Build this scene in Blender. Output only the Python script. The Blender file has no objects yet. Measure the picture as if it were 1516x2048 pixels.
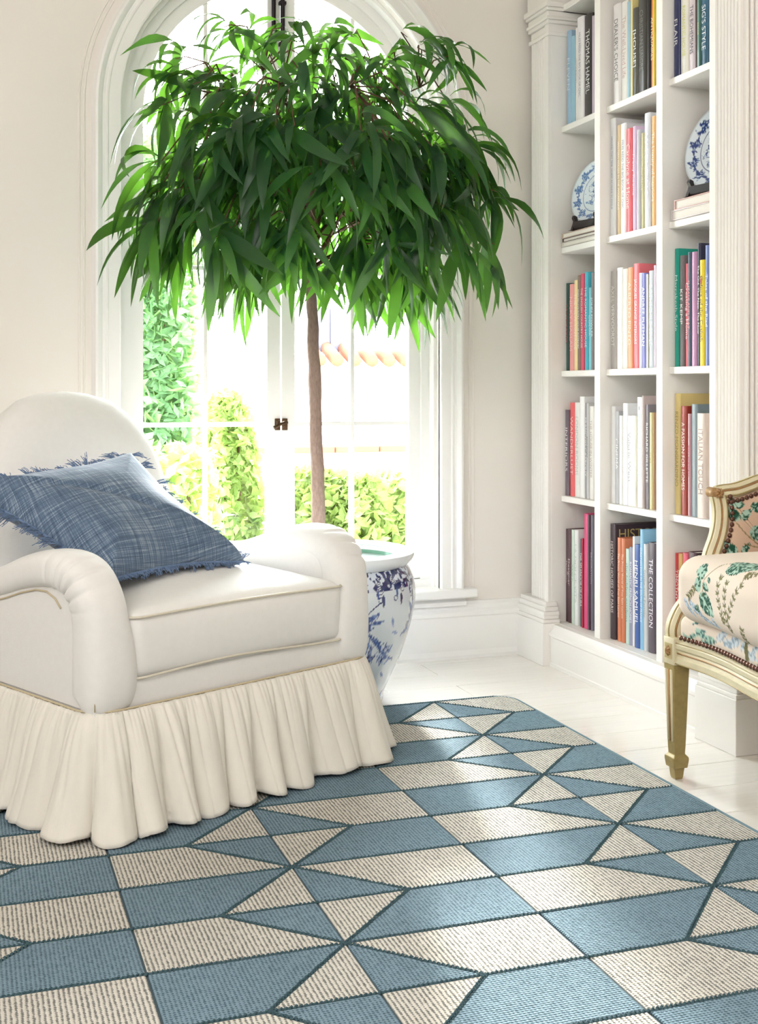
import bpy, bmesh, math, random
import numpy as np
from mathutils import Vector, Matrix, Euler

random.seed(7); rng = np.random.default_rng(7)
S = bpy.context.scene
COL = S.collection
PI = math.pi

# ------------------------------------------------------------------ camera
F_PX, HOR = 2412.0, 785.0
YAW = math.atan(838 / 2412.0)
cam = bpy.data.cameras.new('camera'); camo = bpy.data.objects.new('camera', cam); COL.objects.link(camo)
camo.location = (0, 0, 1.0); camo.rotation_euler = (PI / 2, 0, -YAW)
cam.sensor_fit = 'HORIZONTAL'; cam.sensor_width = 36; cam.lens = 36 * F_PX / 1516
cam.shift_y = -(1024 - HOR) / 1516; cam.clip_start = .05; cam.clip_end = 200
S.camera = camo

# ------------------------------------------------------------------ world, sun, fill light, exposure
S.view_settings.view_transform = 'Standard'; S.view_settings.look = 'None'
S.view_settings.gamma = 1; S.view_settings.use_curve_mapping = False
S.view_settings.exposure = 1.55
SUN_DIR = Vector((.20, .96, .36)).normalized()
w = bpy.data.worlds.new('sky'); S.world = w; w.use_nodes = True
nt = w.node_tree; nt.nodes.clear()
def N(nt, t, **k):
    n = nt.nodes.new(t)
    for a, v in k.items():
        if a.startswith('i_'): n.inputs[a[2:].replace('_', ' ')].default_value = v
        else: setattr(n, a, v)
    return n
wo = N(nt, 'ShaderNodeOutputWorld'); bg = N(nt, 'ShaderNodeBackground')
tc = N(nt, 'ShaderNodeTexCoord'); vm = N(nt, 'ShaderNodeVectorMath', operation='DOT_PRODUCT')
vm.inputs[1].default_value = SUN_DIR
mx = N(nt, 'ShaderNodeMath', operation='MAXIMUM'); mx.inputs[1].default_value = 0
pw = N(nt, 'ShaderNodeMath', operation='POWER'); pw.inputs[1].default_value = 10
ml = N(nt, 'ShaderNodeMath', operation='MULTIPLY_ADD'); ml.inputs[1].default_value = 14.0; ml.inputs[2].default_value = 5.2
nt.links.new(tc.outputs['Generated'], vm.inputs[0]); nt.links.new(vm.outputs['Value'], mx.inputs[0])
nt.links.new(mx.outputs[0], pw.inputs[0]); nt.links.new(pw.outputs[0], ml.inputs[0])
nt.links.new(ml.outputs[0], bg.inputs['Strength']); bg.inputs['Color'].default_value = (.93, .97, 1, 1)
nt.links.new(bg.outputs[0], wo.inputs[0])

def light(name, kind, loc, rot, energy, color, **k):
    l = bpy.data.lights.new(name, kind); o = bpy.data.objects.new(name, l); COL.objects.link(o)
    o.location = loc; o.rotation_euler = rot; l.energy = energy; l.color = color
    for a, v in k.items(): setattr(l, a, v)
    return o
sun = light('sun', 'SUN', (0, 8, 6), (0, 0, 0), 5.0, (1, .96, .9), angle=math.radians(5))
sun.rotation_euler = SUN_DIR.to_track_quat('Z', 'Y').to_euler()
light('added_area_fill', 'AREA', (-1.1, -.3, 3.0), (math.radians(42), 0, math.radians(-38)), 52, (1, .985, .97), shape='RECTANGLE', size=3.4, size_y=2.2)  # soft fill added to brighten the room from overhead, no real ceiling fixture

# ------------------------------------------------------------------ materials
def srgb(c):
    return tuple(((x / 255) / 12.92 if x / 255 <= .04045 else (((x / 255) + .055) / 1.055) ** 2.4) for x in c) + (1,)
MC = {}
def mat(name, col=None, rough=.6, bump=None, var=0, coat=0, metal=0, attr=None, scale=30, spec=.5, sheen=0, stretch=(1, 1, 1)):
    if name in MC: return MC[name]
    m = bpy.data.materials.new(name); m.use_nodes = True; t = m.node_tree
    b = t.nodes['Principled BSDF']; b.inputs['Roughness'].default_value = rough
    b.inputs['Metallic'].default_value = metal; b.inputs['Coat Weight'].default_value = coat
    b.inputs['Specular IOR Level'].default_value = spec
    if sheen: b.inputs['Sheen Weight'].default_value = sheen
    tcn = N(t, 'ShaderNodeTexCoord'); mp = N(t, 'ShaderNodeMapping'); mp.inputs['Scale'].default_value = stretch
    t.links.new(tcn.outputs['Object'], mp.inputs[0])
    src = None
    if attr:
        at = N(t, 'ShaderNodeVertexColor', layer_name=attr); src = at.outputs['Color']
    elif col: b.inputs['Base Color'].default_value = srgb(col)
    if var:
        nz = N(t, 'ShaderNodeTexNoise'); nz.inputs['Scale'].default_value = scale; nz.inputs['Detail'].default_value = 6
        t.links.new(mp.outputs[0], nz.inputs['Vector'])
        hs = N(t, 'ShaderNodeHueSaturation')
        if src: t.links.new(src, hs.inputs['Color'])
        else: hs.inputs['Color'].default_value = srgb(col)
        mr = N(t, 'ShaderNodeMapRange'); mr.inputs['To Min'].default_value = 1 - var; mr.inputs['To Max'].default_value = 1 + var
        t.links.new(nz.outputs['Fac'], mr.inputs['Value']); t.links.new(mr.outputs[0], hs.inputs['Value'])
        src = hs.outputs['Color']
    if src: t.links.new(src, b.inputs['Base Color'])
    if bump:
        kind, sc, st, dist = bump
        if kind == 'noise':
            x = N(t, 'ShaderNodeTexNoise'); x.inputs['Scale'].default_value = sc; x.inputs['Detail'].default_value = 5
            t.links.new(mp.outputs[0], x.inputs['Vector']); h = x.outputs['Fac']
        else:
            a1 = N(t, 'ShaderNodeTexWave', bands_direction='X'); a2 = N(t, 'ShaderNodeTexWave', bands_direction='Z'); a3 = N(t, 'ShaderNodeTexWave', bands_direction='Y')
            ad = N(t, 'ShaderNodeMath', operation='ADD'); ad2 = N(t, 'ShaderNodeMath', operation='ADD')
            for q in (a1, a2, a3):
                q.inputs['Scale'].default_value = sc; q.inputs['Distortion'].default_value = 1.2; q.inputs['Detail'].default_value = 2
                t.links.new(mp.outputs[0], q.inputs['Vector'])
            t.links.new(a1.outputs['Fac'], ad.inputs[0]); t.links.new(a2.outputs['Fac'], ad.inputs[1])
            t.links.new(ad.outputs[0], ad2.inputs[0]); t.links.new(a3.outputs['Fac'], ad2.inputs[1]); h = ad2.outputs[0]
        bp = N(t, 'ShaderNodeBump'); bp.inputs['Strength'].default_value = st; bp.inputs['Distance'].default_value = dist
        t.links.new(h, bp.inputs['Height']); t.links.new(bp.outputs[0], b.inputs['Normal'])
    MC[name] = m
    return m

M_WALL = mat('wall_paint', (243, 237, 230), .75, ('noise', 60, .05, .002), .015, scale=2)
M_TRIM = mat('white_trim_paint', (248, 246, 243), .38, ('noise', 25, .03, .002))
M_CASE = mat('bookcase_paint', (247, 243, 238), .42, ('noise', 30, .03, .002))
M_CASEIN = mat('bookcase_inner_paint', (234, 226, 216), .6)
M_CEIL = mat('ceiling_paint', (240, 236, 228), .8)
M_DARK = mat('blackened_bronze', (38, 32, 36), .4, metal=.6)
M_BRASS = mat('aged_bronze', (92, 70, 52), .35, metal=.7, var=.3, scale=200)
M_LINEN = mat('white_linen', (241, 239, 236), .9, ('noise', 420, .3, .0012), .03, scale=60, sheen=.15, spec=.2)
M_SKIRT = mat('cream_linen', (238, 233, 223), .9, ('noise', 300, .3, .0015), .05, scale=40, sheen=.15, spec=.2, stretch=(1, 1, .35))
M_PIPE2 = mat('linen_piping', (222, 214, 196), .85)
M_PIPE = mat('tan_piping', (204, 190, 158), .8)
M_BARK = mat('grey_bark', (158, 134, 122), .85, ('noise', 90, .8, .006), .45, scale=160, stretch=(1, 1, .4))
M_TWIG = mat('brown_twig', (110, 78, 62), .8, var=.2, scale=50)
M_SOIL = mat('soil', (62, 46, 36), .95, ('noise', 60, 1, .02), .4, scale=60)
M_GOLD = mat('worn_gilding', (172, 132, 86), .45, var=.25, scale=120, metal=.25)
M_OLIVE = mat('antique_olive_gilt', (165, 145, 92), .42, var=.22, scale=60, metal=.15)
M_CREAMP = mat('antique_cream_paint', (222, 211, 176), .45, ('noise', 90, .15, .002), .10, scale=35)
M_NAIL = mat('bronze_nailhead', (110, 78, 66), .28, metal=.75)
M_PAGES = mat('paper_pages', (238, 232, 224), .8, var=.06, scale=300, stretch=(1, 1, 8))
M_BLACKWOOD = mat('black_lacquer_wood', (38, 26, 26), .35)
M_GLAZE = mat('white_porcelain', (236, 240, 244), .12, coat=.5)
M_CELADON = mat('celadon_glaze', (120, 172, 150), .15, coat=.5)
M_BLUEPIPE = mat('blue_piping', (92, 122, 178), .7)

def glass_mat():
    m = bpy.data.materials.new('window_glass'); m.use_nodes = True; t = m.node_tree; t.nodes.clear()
    o = N(t, 'ShaderNodeOutputMaterial'); mi = N(t, 'ShaderNodeMixShader'); tr = N(t, 'ShaderNodeBsdfTransparent'); gl = N(t, 'ShaderNodeBsdfGlossy')
    tr.inputs[0].default_value = (.97, .985, .98, 1); gl.inputs['Roughness'].default_value = .02
    fr = N(t, 'ShaderNodeFresnel'); fr.inputs[0].default_value = 1.3
    t.links.new(fr.outputs[0], mi.inputs[0]); t.links.new(tr.outputs[0], mi.inputs[1]); t.links.new(gl.outputs[0], mi.inputs[2]); t.links.new(mi.outputs[0], o.inputs[0])
    return m
M_GLASS = glass_mat()

def leaf_mat(name, col, tcol, tfac, rough=.38, spec=.5):
    m = bpy.data.materials.new(name); m.use_nodes = True; t = m.node_tree
    b = t.nodes['Principled BSDF']; b.inputs['Roughness'].default_value = rough; b.inputs['Specular IOR Level'].default_value = spec
    o = t.nodes['Material Output']
    oi = N(t, 'ShaderNodeObjectInfo'); geo = N(t, 'ShaderNodeNewGeometry')
    nz = N(t, 'ShaderNodeTexNoise'); nz.inputs['Scale'].default_value = 5; nz.inputs['Detail'].default_value = 3
    tcn = N(t, 'ShaderNodeTexCoord'); t.links.new(geo.outputs['Position'], nz.inputs['Vector'])
    ad = N(t, 'ShaderNodeMath', operation='MULTIPLY_ADD'); ad.inputs[1].default_value = .5
    t.links.new(oi.outputs['Random'], ad.inputs[0]); t.links.new(nz.outputs['Fac'], ad.inputs[2])
    mr = N(t, 'ShaderNodeMapRange'); mr.inputs['From Min'].default_value = .3; mr.inputs['From Max'].default_value = 1.1
    mr.inputs['To Min'].default_value = .65; mr.inputs['To Max'].default_value = 1.5
    t.links.new(ad.outputs[0], mr.inputs['Value'])
    def hs(c):
        h = N(t, 'ShaderNodeHueSaturation'); h.inputs['Color'].default_value = srgb(c)
        t.links.new(mr.outputs[0], h.inputs['Value']); return h.outputs[0]
    t.links.new(hs(col), b.inputs['Base Color'])
    tl = N(t, 'ShaderNodeBsdfTranslucent'); t.links.new(hs(tcol), tl.inputs['Color'])
    mi = N(t, 'ShaderNodeMixShader'); mi.inputs[0].default_value = tfac
    t.links.new(b.outputs[0], mi.inputs[1]); t.links.new(tl.outputs[0], mi.inputs[2]); t.links.new(mi.outputs[0], o.inputs['Surface'])
    return m
M_LEAF = leaf_mat('ficus_leaf', (38, 76, 48), (98, 154, 46), .38)
M_HEDGE = leaf_mat('hedge_leaf', (100, 142, 104), (136, 168, 88), .4, .6)
M_SHRUB = leaf_mat('shrub_leaf', (130, 154, 88), (164, 186, 92), .4, .6)

# ------------------------------------------------------------------ mesh helpers
def mesh_obj(name, V, F, m, parent=None, smooth=False, mats=None, fm=None):
    me = bpy.data.meshes.new(name)
    me.from_pydata([tuple(v) for v in V], [], [tuple(int(i) for i in f) for f in F])
    for x in (mats or [m]): me.materials.append(x)
    if fm is not None: me.polygons.foreach_set('material_index', list(fm))
    if smooth: me.polygons.foreach_set('use_smooth', [True] * len(me.polygons))
    me.update()
    o = bpy.data.objects.new(name, me); COL.objects.link(o)
    if parent: o.parent = parent
    return o
def tag(o, label, cat, group=None):
    o['label'] = label; o['category'] = cat
    if group: o['group'] = group
    return o
def thing(name, label, cat, loc=(0, 0, 0), rz=0, group=None):
    o = bpy.data.objects.new(name, None); COL.objects.link(o); o.location = loc; o.rotation_euler = (0, 0, rz)
    o.empty_display_size = .1
    return tag(o, label, cat, group)
def struct(o): o['kind'] = 'structure'; return o
class MB:
    def __init__(s): s.V = []; s.F = []
    def add(s, V, F):
        n = len(s.V); s.V += [tuple(v) for v in V]; s.F += [tuple(i + n for i in f) for f in F]; return s
    def box(s, x0, x1, y0, y1, z0, z1, b=0):
        x0, x1 = sorted((x0, x1)); y0, y1 = sorted((y0, y1)); z0, z1 = sorted((z0, z1))
        if b <= 0:
            return s.add([(x0, y0, z0), (x1, y0, z0), (x1, y1, z0), (x0, y1, z0), (x0, y0, z1), (x1, y0, z1), (x1, y1, z1), (x0, y1, z1)],
                         [(0, 3, 2, 1), (4, 5, 6, 7), (0, 1, 5, 4), (1, 2, 6, 5), (2, 3, 7, 6), (3, 0, 4, 7)])
        b = min(b, (x1 - x0) / 2.01, (y1 - y0) / 2.01, (z1 - z0) / 2.01)
        bm = bmesh.new(); bmesh.ops.create_cube(bm, size=1)
        for v in bm.verts: v.co = Vector(((x0 + x1) / 2 + v.co.x * (x1 - x0), (y0 + y1) / 2 + v.co.y * (y1 - y0), (z0 + z1) / 2 + v.co.z * (z1 - z0)))
        bmesh.ops.bevel(bm, geom=bm.edges[:], offset=b, segments=2, profile=.5, affect='EDGES')
        bm.verts.index_update()
        s.add([v.co[:] for v in bm.verts], [[v.index for v in f.verts] for f in bm.faces]); bm.free(); return s
    def prism(s, poly, axis, a, b):
        # poly: 2-D points in the other two axes (order x,y,z), extruded along axis
        n = len(poly)
        def P(p, t):
            q = list(p); q.insert(axis, t); return tuple(q)
        V = [P(p, a) for p in poly] + [P(p, b) for p in poly]
        F = [tuple(range(n))[::-1], tuple(range(n, 2 * n))] + [(i, (i + 1) % n, n + (i + 1) % n, n + i) for i in range(n)]
        return s.add(V, F)
    def tube(s, pts, r, n=8, closed=False, caps=True):
        pts = [Vector(p) for p in pts]; k = len(pts)
        rs = r if isinstance(r, (list, tuple)) else [r] * k
        V = []; F = []; up = None
        for i, p in enumerate(pts):
            a = pts[(i - 1) % k] if (closed or i > 0) else p; b = pts[(i + 1) % k] if (closed or i < k - 1) else p
            t = (b - a).normalized()
            if up is None:
                up = Vector((0, 0, 1)) if abs(t.z) < .9 else Vector((1, 0, 0))
            u = (up - t * up.dot(t)).normalized(); v = t.cross(u); up = u
            for j in range(n):
                an = 2 * PI * j / n; V.append(p + (u * math.cos(an) + v * math.sin(an)) * rs[i])
        for i in range(k if closed else k - 1):
            for j in range(n):
                a = i * n + j; b = i * n + (j + 1) % n; c = ((i + 1) % k) * n
                F.append((a, b, c + (j + 1) % n, c + j))
        if caps and not closed: F += [tuple(range(n))[::-1], tuple(range((k - 1) * n, k * n))]
        return s.add(V, F)
    def sweep(s, pts, prof, up=(0, 0, 1), closed=False, scale=None):
        # prof: (a, b) pairs; a along side vector (t x up), b along up
        pts = [Vector(p) for p in pts]; k = len(pts); n = len(prof); V = []; F = []
        up = Vector(up)
        for i, p in enumerate(pts):
            a = pts[(i - 1) % k] if (closed or i > 0) else p; b = pts[(i + 1) % k] if (closed or i < k - 1) else p
            t = (b - a).normalized(); sd = t.cross(up).normalized(); u = sd.cross(t).normalized()
            if 0 < i < k - 1 or closed:
                c = (b - p).normalized().dot((p - a).normalized()); f = 1 / max(.5, math.sqrt(max(.01, (1 + c) / 2)))
            else: f = 1
            sc = scale[i] if scale else 1
            for (x, y) in prof: V.append(p + sd * x * f * sc + u * y * sc)
        for i in range(k if closed else k - 1):
            for j in range(n):
                a = i * n + j; b = i * n + (j + 1) % n; c = ((i + 1) % k) * n
                F.append((a, c + j, c + (j + 1) % n, b))
        if not closed: F += [tuple(range(n)), tuple(range((k - 1) * n, k * n))[::-1]]
        return s.add(V, F)
    def lathe(s, prof, c=(0, 0, 0), n=48):
        V = []; F = []; k = len(prof)
        for (r, z) in prof:
            for j in range(n): V.append((c[0] + r * math.cos(2 * PI * j / n), c[1] + r * math.sin(2 * PI * j / n), c[2] + z))
        for i in range(k - 1):
            for j in range(n): F.append((i * n + j, i * n + (j + 1) % n, (i + 1) * n + (j + 1) % n, (i + 1) * n + j))
        F += [tuple(range(n))[::-1], tuple(range((k - 1) * n, k * n))]
        return s.add(V, F)
    def obj(s, name, m, parent=None, smooth=False): return mesh_obj(name, s.V, s.F, m, parent, smooth)
def autosmooth(o, ang=35):
    bm = bmesh.new(); bm.from_mesh(o.data); bmesh.ops.recalc_face_normals(bm, faces=bm.faces)
    for f in bm.faces: f.smooth = True
    for e in bm.edges:
        if len(e.link_faces) == 2 and e.calc_face_angle(0) > math.radians(ang): e.smooth = False
    bm.to_mesh(o.data); bm.free(); return o
def inflate(outline, T, cen=(0, 0), rings=12, p=2.2, q=2.0, warp=None):
    # closed 2-D outline -> pillow-like double-sided solid, thickness along +-z
    n = len(outline); V = []; F = []
    rr = [math.sin(PI / 2 * (1 - i / rings)) for i in range(rings + 1)]
    def side(sg):
        base = len(V)
        for i, r in enumerate(rr[:-1]):
            h = T * max(0, 1 - r ** p) ** (1 / q)
            for (x, y) in outline: V.append((cen[0] + (x - cen[0]) * r, cen[1] + (y - cen[1]) * r, sg * h))
        V.append((cen[0], cen[1], sg * T)); c = len(V) - 1
        for i in range(rings - 1):
            for j in range(n):
                a = base + i * n + j; b = base + i * n + (j + 1) % n
                f = (a, b, b + n, a + n); F.append(f if sg > 0 else f[::-1])
        for j in range(n):
            f = (base + (rings - 1) * n + j, base + (rings - 1) * n + (j + 1) % n, c); F.append(f if sg > 0 else f[::-1])
        return base
    side(1); b2 = side(-1)
    for j in range(n): F.append((j, b2 + j, b2 + (j + 1) % n, (j + 1) % n))
    return V, F
def color_attr(o, cols, name='paint'):
    ca = o.data.color_attributes.new(name, 'FLOAT_COLOR', 'POINT')
    c = np.ones((len(o.data.vertices), 4), np.float32); c[:, :3] = cols; ca.data.foreach_set('color', c.ravel())

# 2-D painter for prints on dense meshes: uv (N,2) metres, returns colours
def C3(c): return np.array(srgb(c)[:3])
def noise2(uv, sc, seed=0):
    x = uv * sc; i = np.floor(x).astype(int); f = x - i; f = f * f * (3 - 2 * f)
    def h(a, b): 
        v = np.sin(a * 127.1 + b * 311.7 + seed * 74.7) * 43758.5453; return v - np.floor(v)
    a = h(i[:, 0], i[:, 1]); b = h(i[:, 0] + 1, i[:, 1]); c = h(i[:, 0], i[:, 1] + 1); d = h(i[:, 0] + 1, i[:, 1] + 1)
    return (a * (1 - f[:, 0]) + b * f[:, 0]) * (1 - f[:, 1]) + (c * (1 - f[:, 0]) + d * f[:, 0]) * f[:, 1]
def p_leaf(uv, col, cx, cy, ang, L, W, c, c2=None, mott=60, thr=.62, serr=0, veins=True):
    d = uv - np.array([cx, cy]); ca, sa = math.cos(ang), math.sin(ang)
    x = (d[:, 0] * ca + d[:, 1] * sa) / L; y = (-d[:, 0] * sa + d[:, 1] * ca) / W
    t = np.clip(x, 0, 1); w = np.sin(PI * t ** .75) ** .8
    if serr: w = w * (1 - serr * np.abs(((x * 14) % 1) - .5))
    ins = (x > 0) & (x < 1) & (np.abs(y) < w * .5)
    col[ins] = C3(c)
    if c2 is not None:
        nz = noise2(uv, mott, cx * 31 + cy * 17)
        m2 = ins & (nz > thr); col[m2] = C3(c2)
        if veins:
            v = ins & ((np.abs(y) < .035) | (np.abs(((x - np.abs(y) * .5) * 7) % 1 - .5) > .46)); col[v] = C3(c2)
def p_line(uv, col, pts, wd, c):
    for (a, b) in zip(pts[:-1], pts[1:]):
        a = np.array(a); b = np.array(b); ab = b - a; L2 = (ab ** 2).sum() + 1e-12
        lo = np.minimum(a, b) - wd; hi = np.maximum(a, b) + wd
        idx = np.where((uv[:, 0] > lo[0]) & (uv[:, 0] < hi[0]) & (uv[:, 1] > lo[1]) & (uv[:, 1] < hi[1]))[0]
        if len(idx) == 0: continue
        t = np.clip(((uv[idx] - a) @ ab) / L2, 0, 1); d = np.linalg.norm(uv[idx] - (a + t[:, None] * ab), axis=1)
        col[idx[d < wd]] = C3(c)
def p_disc(uv, col, cx, cy, r, c, thr=None, sc=100):
    m = ((uv - np.array([cx, cy])) ** 2).sum(1) < r * r
    if thr is not None: m &= noise2(uv, sc, cx * 13) > thr
    col[m] = C3(c)
def curve_pts(x, y, ang, L, bend, n=8):
    P = [(x, y)]
    for i in range(n):
        ang += bend / n; x += L / n * math.cos(ang); y += L / n * math.sin(ang); P.append((x, y))
    return P, ang

def px_ray(u, v):
    cx = (u - 758) / F_PX
    return Vector((math.sin(YAW) + cx * math.cos(YAW), math.cos(YAW) - cx * math.sin(YAW), (HOR - v) / F_PX))
def y_on_x(u, X): d = px_ray(u, 0); return X / d.x * d.y
def z_on_x(u, v, X): d = px_ray(u, v); return 1 + X / d.x * d.z

# ================================================================== STRUCTURE
YW = 4.20; XW = 2.42; WX0, WX1, WC = .52, 1.70, 1.11; SILL = .265; SPR = 1.98; RAD = .59; ZC = 3.2
fl = MB().box(-3.2, XW + .1, -3.0, 4.6, -.06, -.012).obj('floor', mat('subfloor', (214, 200, 180), .6)); struct(fl)
M_PLANK = mat('whitewashed_plank', (244, 239, 232), .16, ('noise', 14, .12, .002), .07, coat=.25, scale=7, stretch=(.6, 9, 1))
yy = -3.0; r_ = 0
while yy < 4.2:
    y1 = min(yy + .17, 4.2); xs = [-3.2, -1.9 + .5 * (r_ % 2), .2 + .45 * (r_ % 3), 1.35 + .25 * (r_ % 2), XW]
    for a_, b_ in zip(xs[:-1], xs[1:]):
        MB().box(a_ + .0006, b_ - .0006, yy + .0006, y1 - .0006, -.012, 0, .0012).obj('plank', M_PLANK, fl)
    yy = y1; r_ += 1
# window wall with an arched opening
def arch(r, z0, n=40): return [(WC + r * math.cos(PI * i / n), z0 + r * math.sin(PI * i / n)) for i in range(n + 1)]
def wall_with_hole(y, thick):
    b = MB(); y2 = y + thick
    b.box(-3.2, WX0, y, y2, 0, ZC); b.box(WX1, XW + .2, y, y2, 0, ZC); b.box(WX0, WX1, y, y2, 0, SILL - .006)
    A = arch(RAD, SPR)
    V = []; F = []
    for (x, z) in A: V += [(x, y, z), (x, y, ZC), (x, y2, z), (x, y2, ZC)]
    for i in range(len(A) - 1):
        a = i * 4; c = a + 4
        F += [(a, a + 1, c + 1, c), (a + 2, c + 2, c + 3, a + 3), (a, c, c + 2, a + 2)]
    b.add(V, F)
    return b
struct(wall_with_hole(YW, .22).obj('wall_back', M_WALL))
struct(MB().box(XW, XW + .12, -3.0, YW, 0, ZC).obj('wall_right', M_WALL))
struct(MB().box(-3.3, -3.2, -3.1, YW + .2, 0, ZC).obj('wall_left', M_WALL))
struct(MB().box(-3.3, XW + .12, -3.1, -3.0, 0, ZC).obj('wall_front', M_WALL))
struct(MB().box(-3.2, XW + .2, -3.0, 4.42, ZC, ZC + .1).obj('ceiling', M_CEIL))
# baseboard (swept profile), each run its own
bbp = [(0, 0), (.022, 0), (.022, .012), (.018, .03), (.018, .155), (.022, .16), (.022, .175), (.014, .185), (.012, .2), (.006, .212), (0, .214)]
def base(x0, x1):
    return MB().prism([(YW - a, b) for a, b in bbp], 0, x0, x1)
struct(base(-3.0, XW - .3).obj('baseboard_back', M_TRIM))
# casing around the arch: fluted flat plus raised back-band, following jambs and arch
def arch_path(r, zb, n=48):
    return [(WC + r, zb)] + [(WC + r, zb + (SPR - zb) * k / 4) for k in range(1, 4)] + arch(r, SPR, n) + [(WC - r, zb + (SPR - zb) * k / 4) for k in range(3, 0, -1)] + [(WC - r, zb)]
def casing(prof, y, zb):
    V = []; F = []; n = len(prof)
    P = arch_path(RAD, zb); k = len(P)
    for (off, dep) in prof: pass
    for i, (x, z) in enumerate(P):
        if z <= SPR + 1e-6: nx, nz = (1 if x > WC else -1), 0
        else: nx, nz = (x - WC) / RAD, (z - SPR) / RAD
        for (off, dep) in prof: V.append((x + nx * off, y - dep, z + nz * off))
    for i in range(k - 1):
        for j in range(n - 1): F.append((i * n + j, (i + 1) * n + j, (i + 1) * n + j + 1, i * n + j + 1))
    return V, F
cs = [(0, -.01), (0, .012), (.004, .016), (.040, .016), (.044, .019), (.049, .019), (.053, .016), (.062, .016), (.068, .024), (.078, .030), (.086, .028), (.090, .020), (.092, .012), (.097, .006), (.097, 0)]
o = struct(mesh_obj('trim_1', *casing(cs, YW, SILL + .0), M_TRIM)); autosmooth(o, 30)
cs2 = [(.118, 0), (.12, .004), (.124, .004), (.126, .001), (.134, .001), (.136, .004), (.14, .004), (.142, 0)]
o = struct(mesh_obj('trim_2', *casing(cs2, YW, SILL), M_WALL)); autosmooth(o, 30)
# sill and apron
o = struct(MB().box(WX0 - .135, WX1 + .135, YW - .055, YW + .11, SILL - .032, SILL, .006).obj('trim_3', M_TRIM)); 
o = struct(MB().prism([(YW, .214), (YW - .02, .214), (YW - .02, .2), (YW - .024, .2), (YW - .024, .215), (YW - .012, .222), (YW - .012, SILL - .032), (YW, SILL - .032)], 0, WX0 - .10, WX1 + .10).obj('trim_4', M_TRIM))
# window: fixed frame, two arched casements, muntins, panes, bolts, latch
win = struct(bpy.data.objects.new('window_1', None)); COL.objects.link(win)
def ring(r0, r1, zb, y0, y1, a0=0, a1=PI, n=28):
    # arch-shaped band between radii with straight legs on the ends that touch 0 / PI
    P = []
    if a0 == 0: P += [(r, zb) for r in [0]]
    V = []; F = []; st = []
    if a0 == 0: st.append(('leg', 1))
    for i in range(n + 1): st.append(('arc', a0 + (a1 - a0) * i / n))
    if a1 == PI: st.append(('leg', -1))
    for k, v in st:
        for r in (r0, r1):
            for y in (y0, y1):
                V.append((WC + v * r, y, zb) if k == 'leg' else (WC + r * math.cos(v), y, SPR + r * math.sin(v)))
    m = len(st)
    for i in range(m - 1):
        a = i * 4; b = a + 4
        F += [(a, b, b + 1, a + 1), (a + 2, a + 3, b + 3, b + 2), (a, a + 2, b + 2, b), (a + 1, b + 1, b + 3, a + 3)]
    F += [(0, 1, 3, 2), ((m - 1) * 4, (m - 1) * 4 + 2, (m - 1) * 4 + 3, (m - 1) * 4 + 1)]
    return V, F
FZ = SILL - .003
b = MB().add(*ring(.5455, .592, FZ, YW + .075, YW + .14)); b.box(WX0, WX1, YW + .06, YW + .14, FZ, FZ + .03)
b.add(*ring(.578, .592, FZ, YW + .03, YW + .075))
autosmooth(b.obj('frame', M_TRIM, win))
CY0, CY1 = YW + .088, YW + .125; GB = .335
for sgn in (-1, 1):
    q = MB()
    a0, a1 = (0, math.acos(.052 / .52)) if sgn > 0 else (PI - math.acos(.052 / .52), PI)
    q.add(*ring(.500, .5475, FZ + .032, CY0, CY1, a0, a1))
    q.box(WC + sgn * .003, WC + sgn * .052, CY0 - .0006, CY1 + .0006, FZ + .032, SPR + .53)
    q.box(WC + sgn * .003, WC + sgn * .5465, CY0 - .0012, CY1 + .0012, FZ + .032, GB)
    cz = autosmooth(q.obj('casement', M_TRIM, win))
    for mxx in (WC + sgn * .277,):
        h = math.sqrt(.505 ** 2 - .277 ** 2)
        MB().box(mxx - .008, mxx + .008, CY0 + .006, CY1 - .004, GB, SPR + h, .003).obj('muntin', M_TRIM, cz)
    for z in (.884, 1.447, 2.01):
        MB().box(WC + sgn * .05, WC + sgn * (.502 if z < SPR else .498), CY0 + .007, CY1 - .005, z - .008, z + .008, .003).obj('muntin', M_TRIM, cz)
    # panes
    zs = [GB, .884, 1.447, 2.01]
    for (xa, xb) in ((.052, .269), (.285, .5)):
        for z0, z1 in zip(zs[:-1], zs[1:]):
            MB().box(WC + sgn * xa, WC + sgn * xb, CY0 + .016, CY0 + .019, z0 + (.008 if z0 != GB else 0), z1 - .008).obj('pane', M_GLASS, cz)
        pts = [(WC + sgn * xa, 2.018)]
        for i in range(13):
            x = xa + (xb - .002 - xa) * i / 12; pts.append((WC + sgn * x, max(2.0185, SPR + math.sqrt(max(0, .5 ** 2 - x * x)))))
        pts.append((WC + sgn * (xb - .002), 2.018))
        MB().prism(pts, 1, CY0 + .016, CY0 + .019).obj('pane', M_GLASS, cz)
for (x, zb, r) in ((1.078, 2.235, .0085), (1.112, 2.215, .0085)):
    q = MB().tube([(x, CY0 - .016, zb), (x, CY0 - .016, 2.48)], r, 12)
    for z in (zb + .05, zb + .2): q.box(x - .013, x + .013, CY0 - .024, CY0, z, z + .012, .002)
    q.box(x - .011, x + .011, CY0 - .02, CY0 - .006, zb - .008, zb + .004, .002)
    autosmooth(q.obj('bolt', M_DARK, win))
q = MB().box(WC - .024, WC - .003, CY0 - .005, CY0 + .001, .862, .905, .002).box(WC + .003, WC + .024, CY0 - .005, CY0 + .001, .862, .905, .002)
q.tube([(WC + .010, CY0 - .005, .89), (WC + .010, CY0 - .024, .89)], .007, 12)
q.tube([(WC + .018, CY0 - .024, .892), (WC - .006, CY0 - .027, .886), (WC - .034, CY0 - .028, .872)], [.006, .0055, .006], 10)
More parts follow.
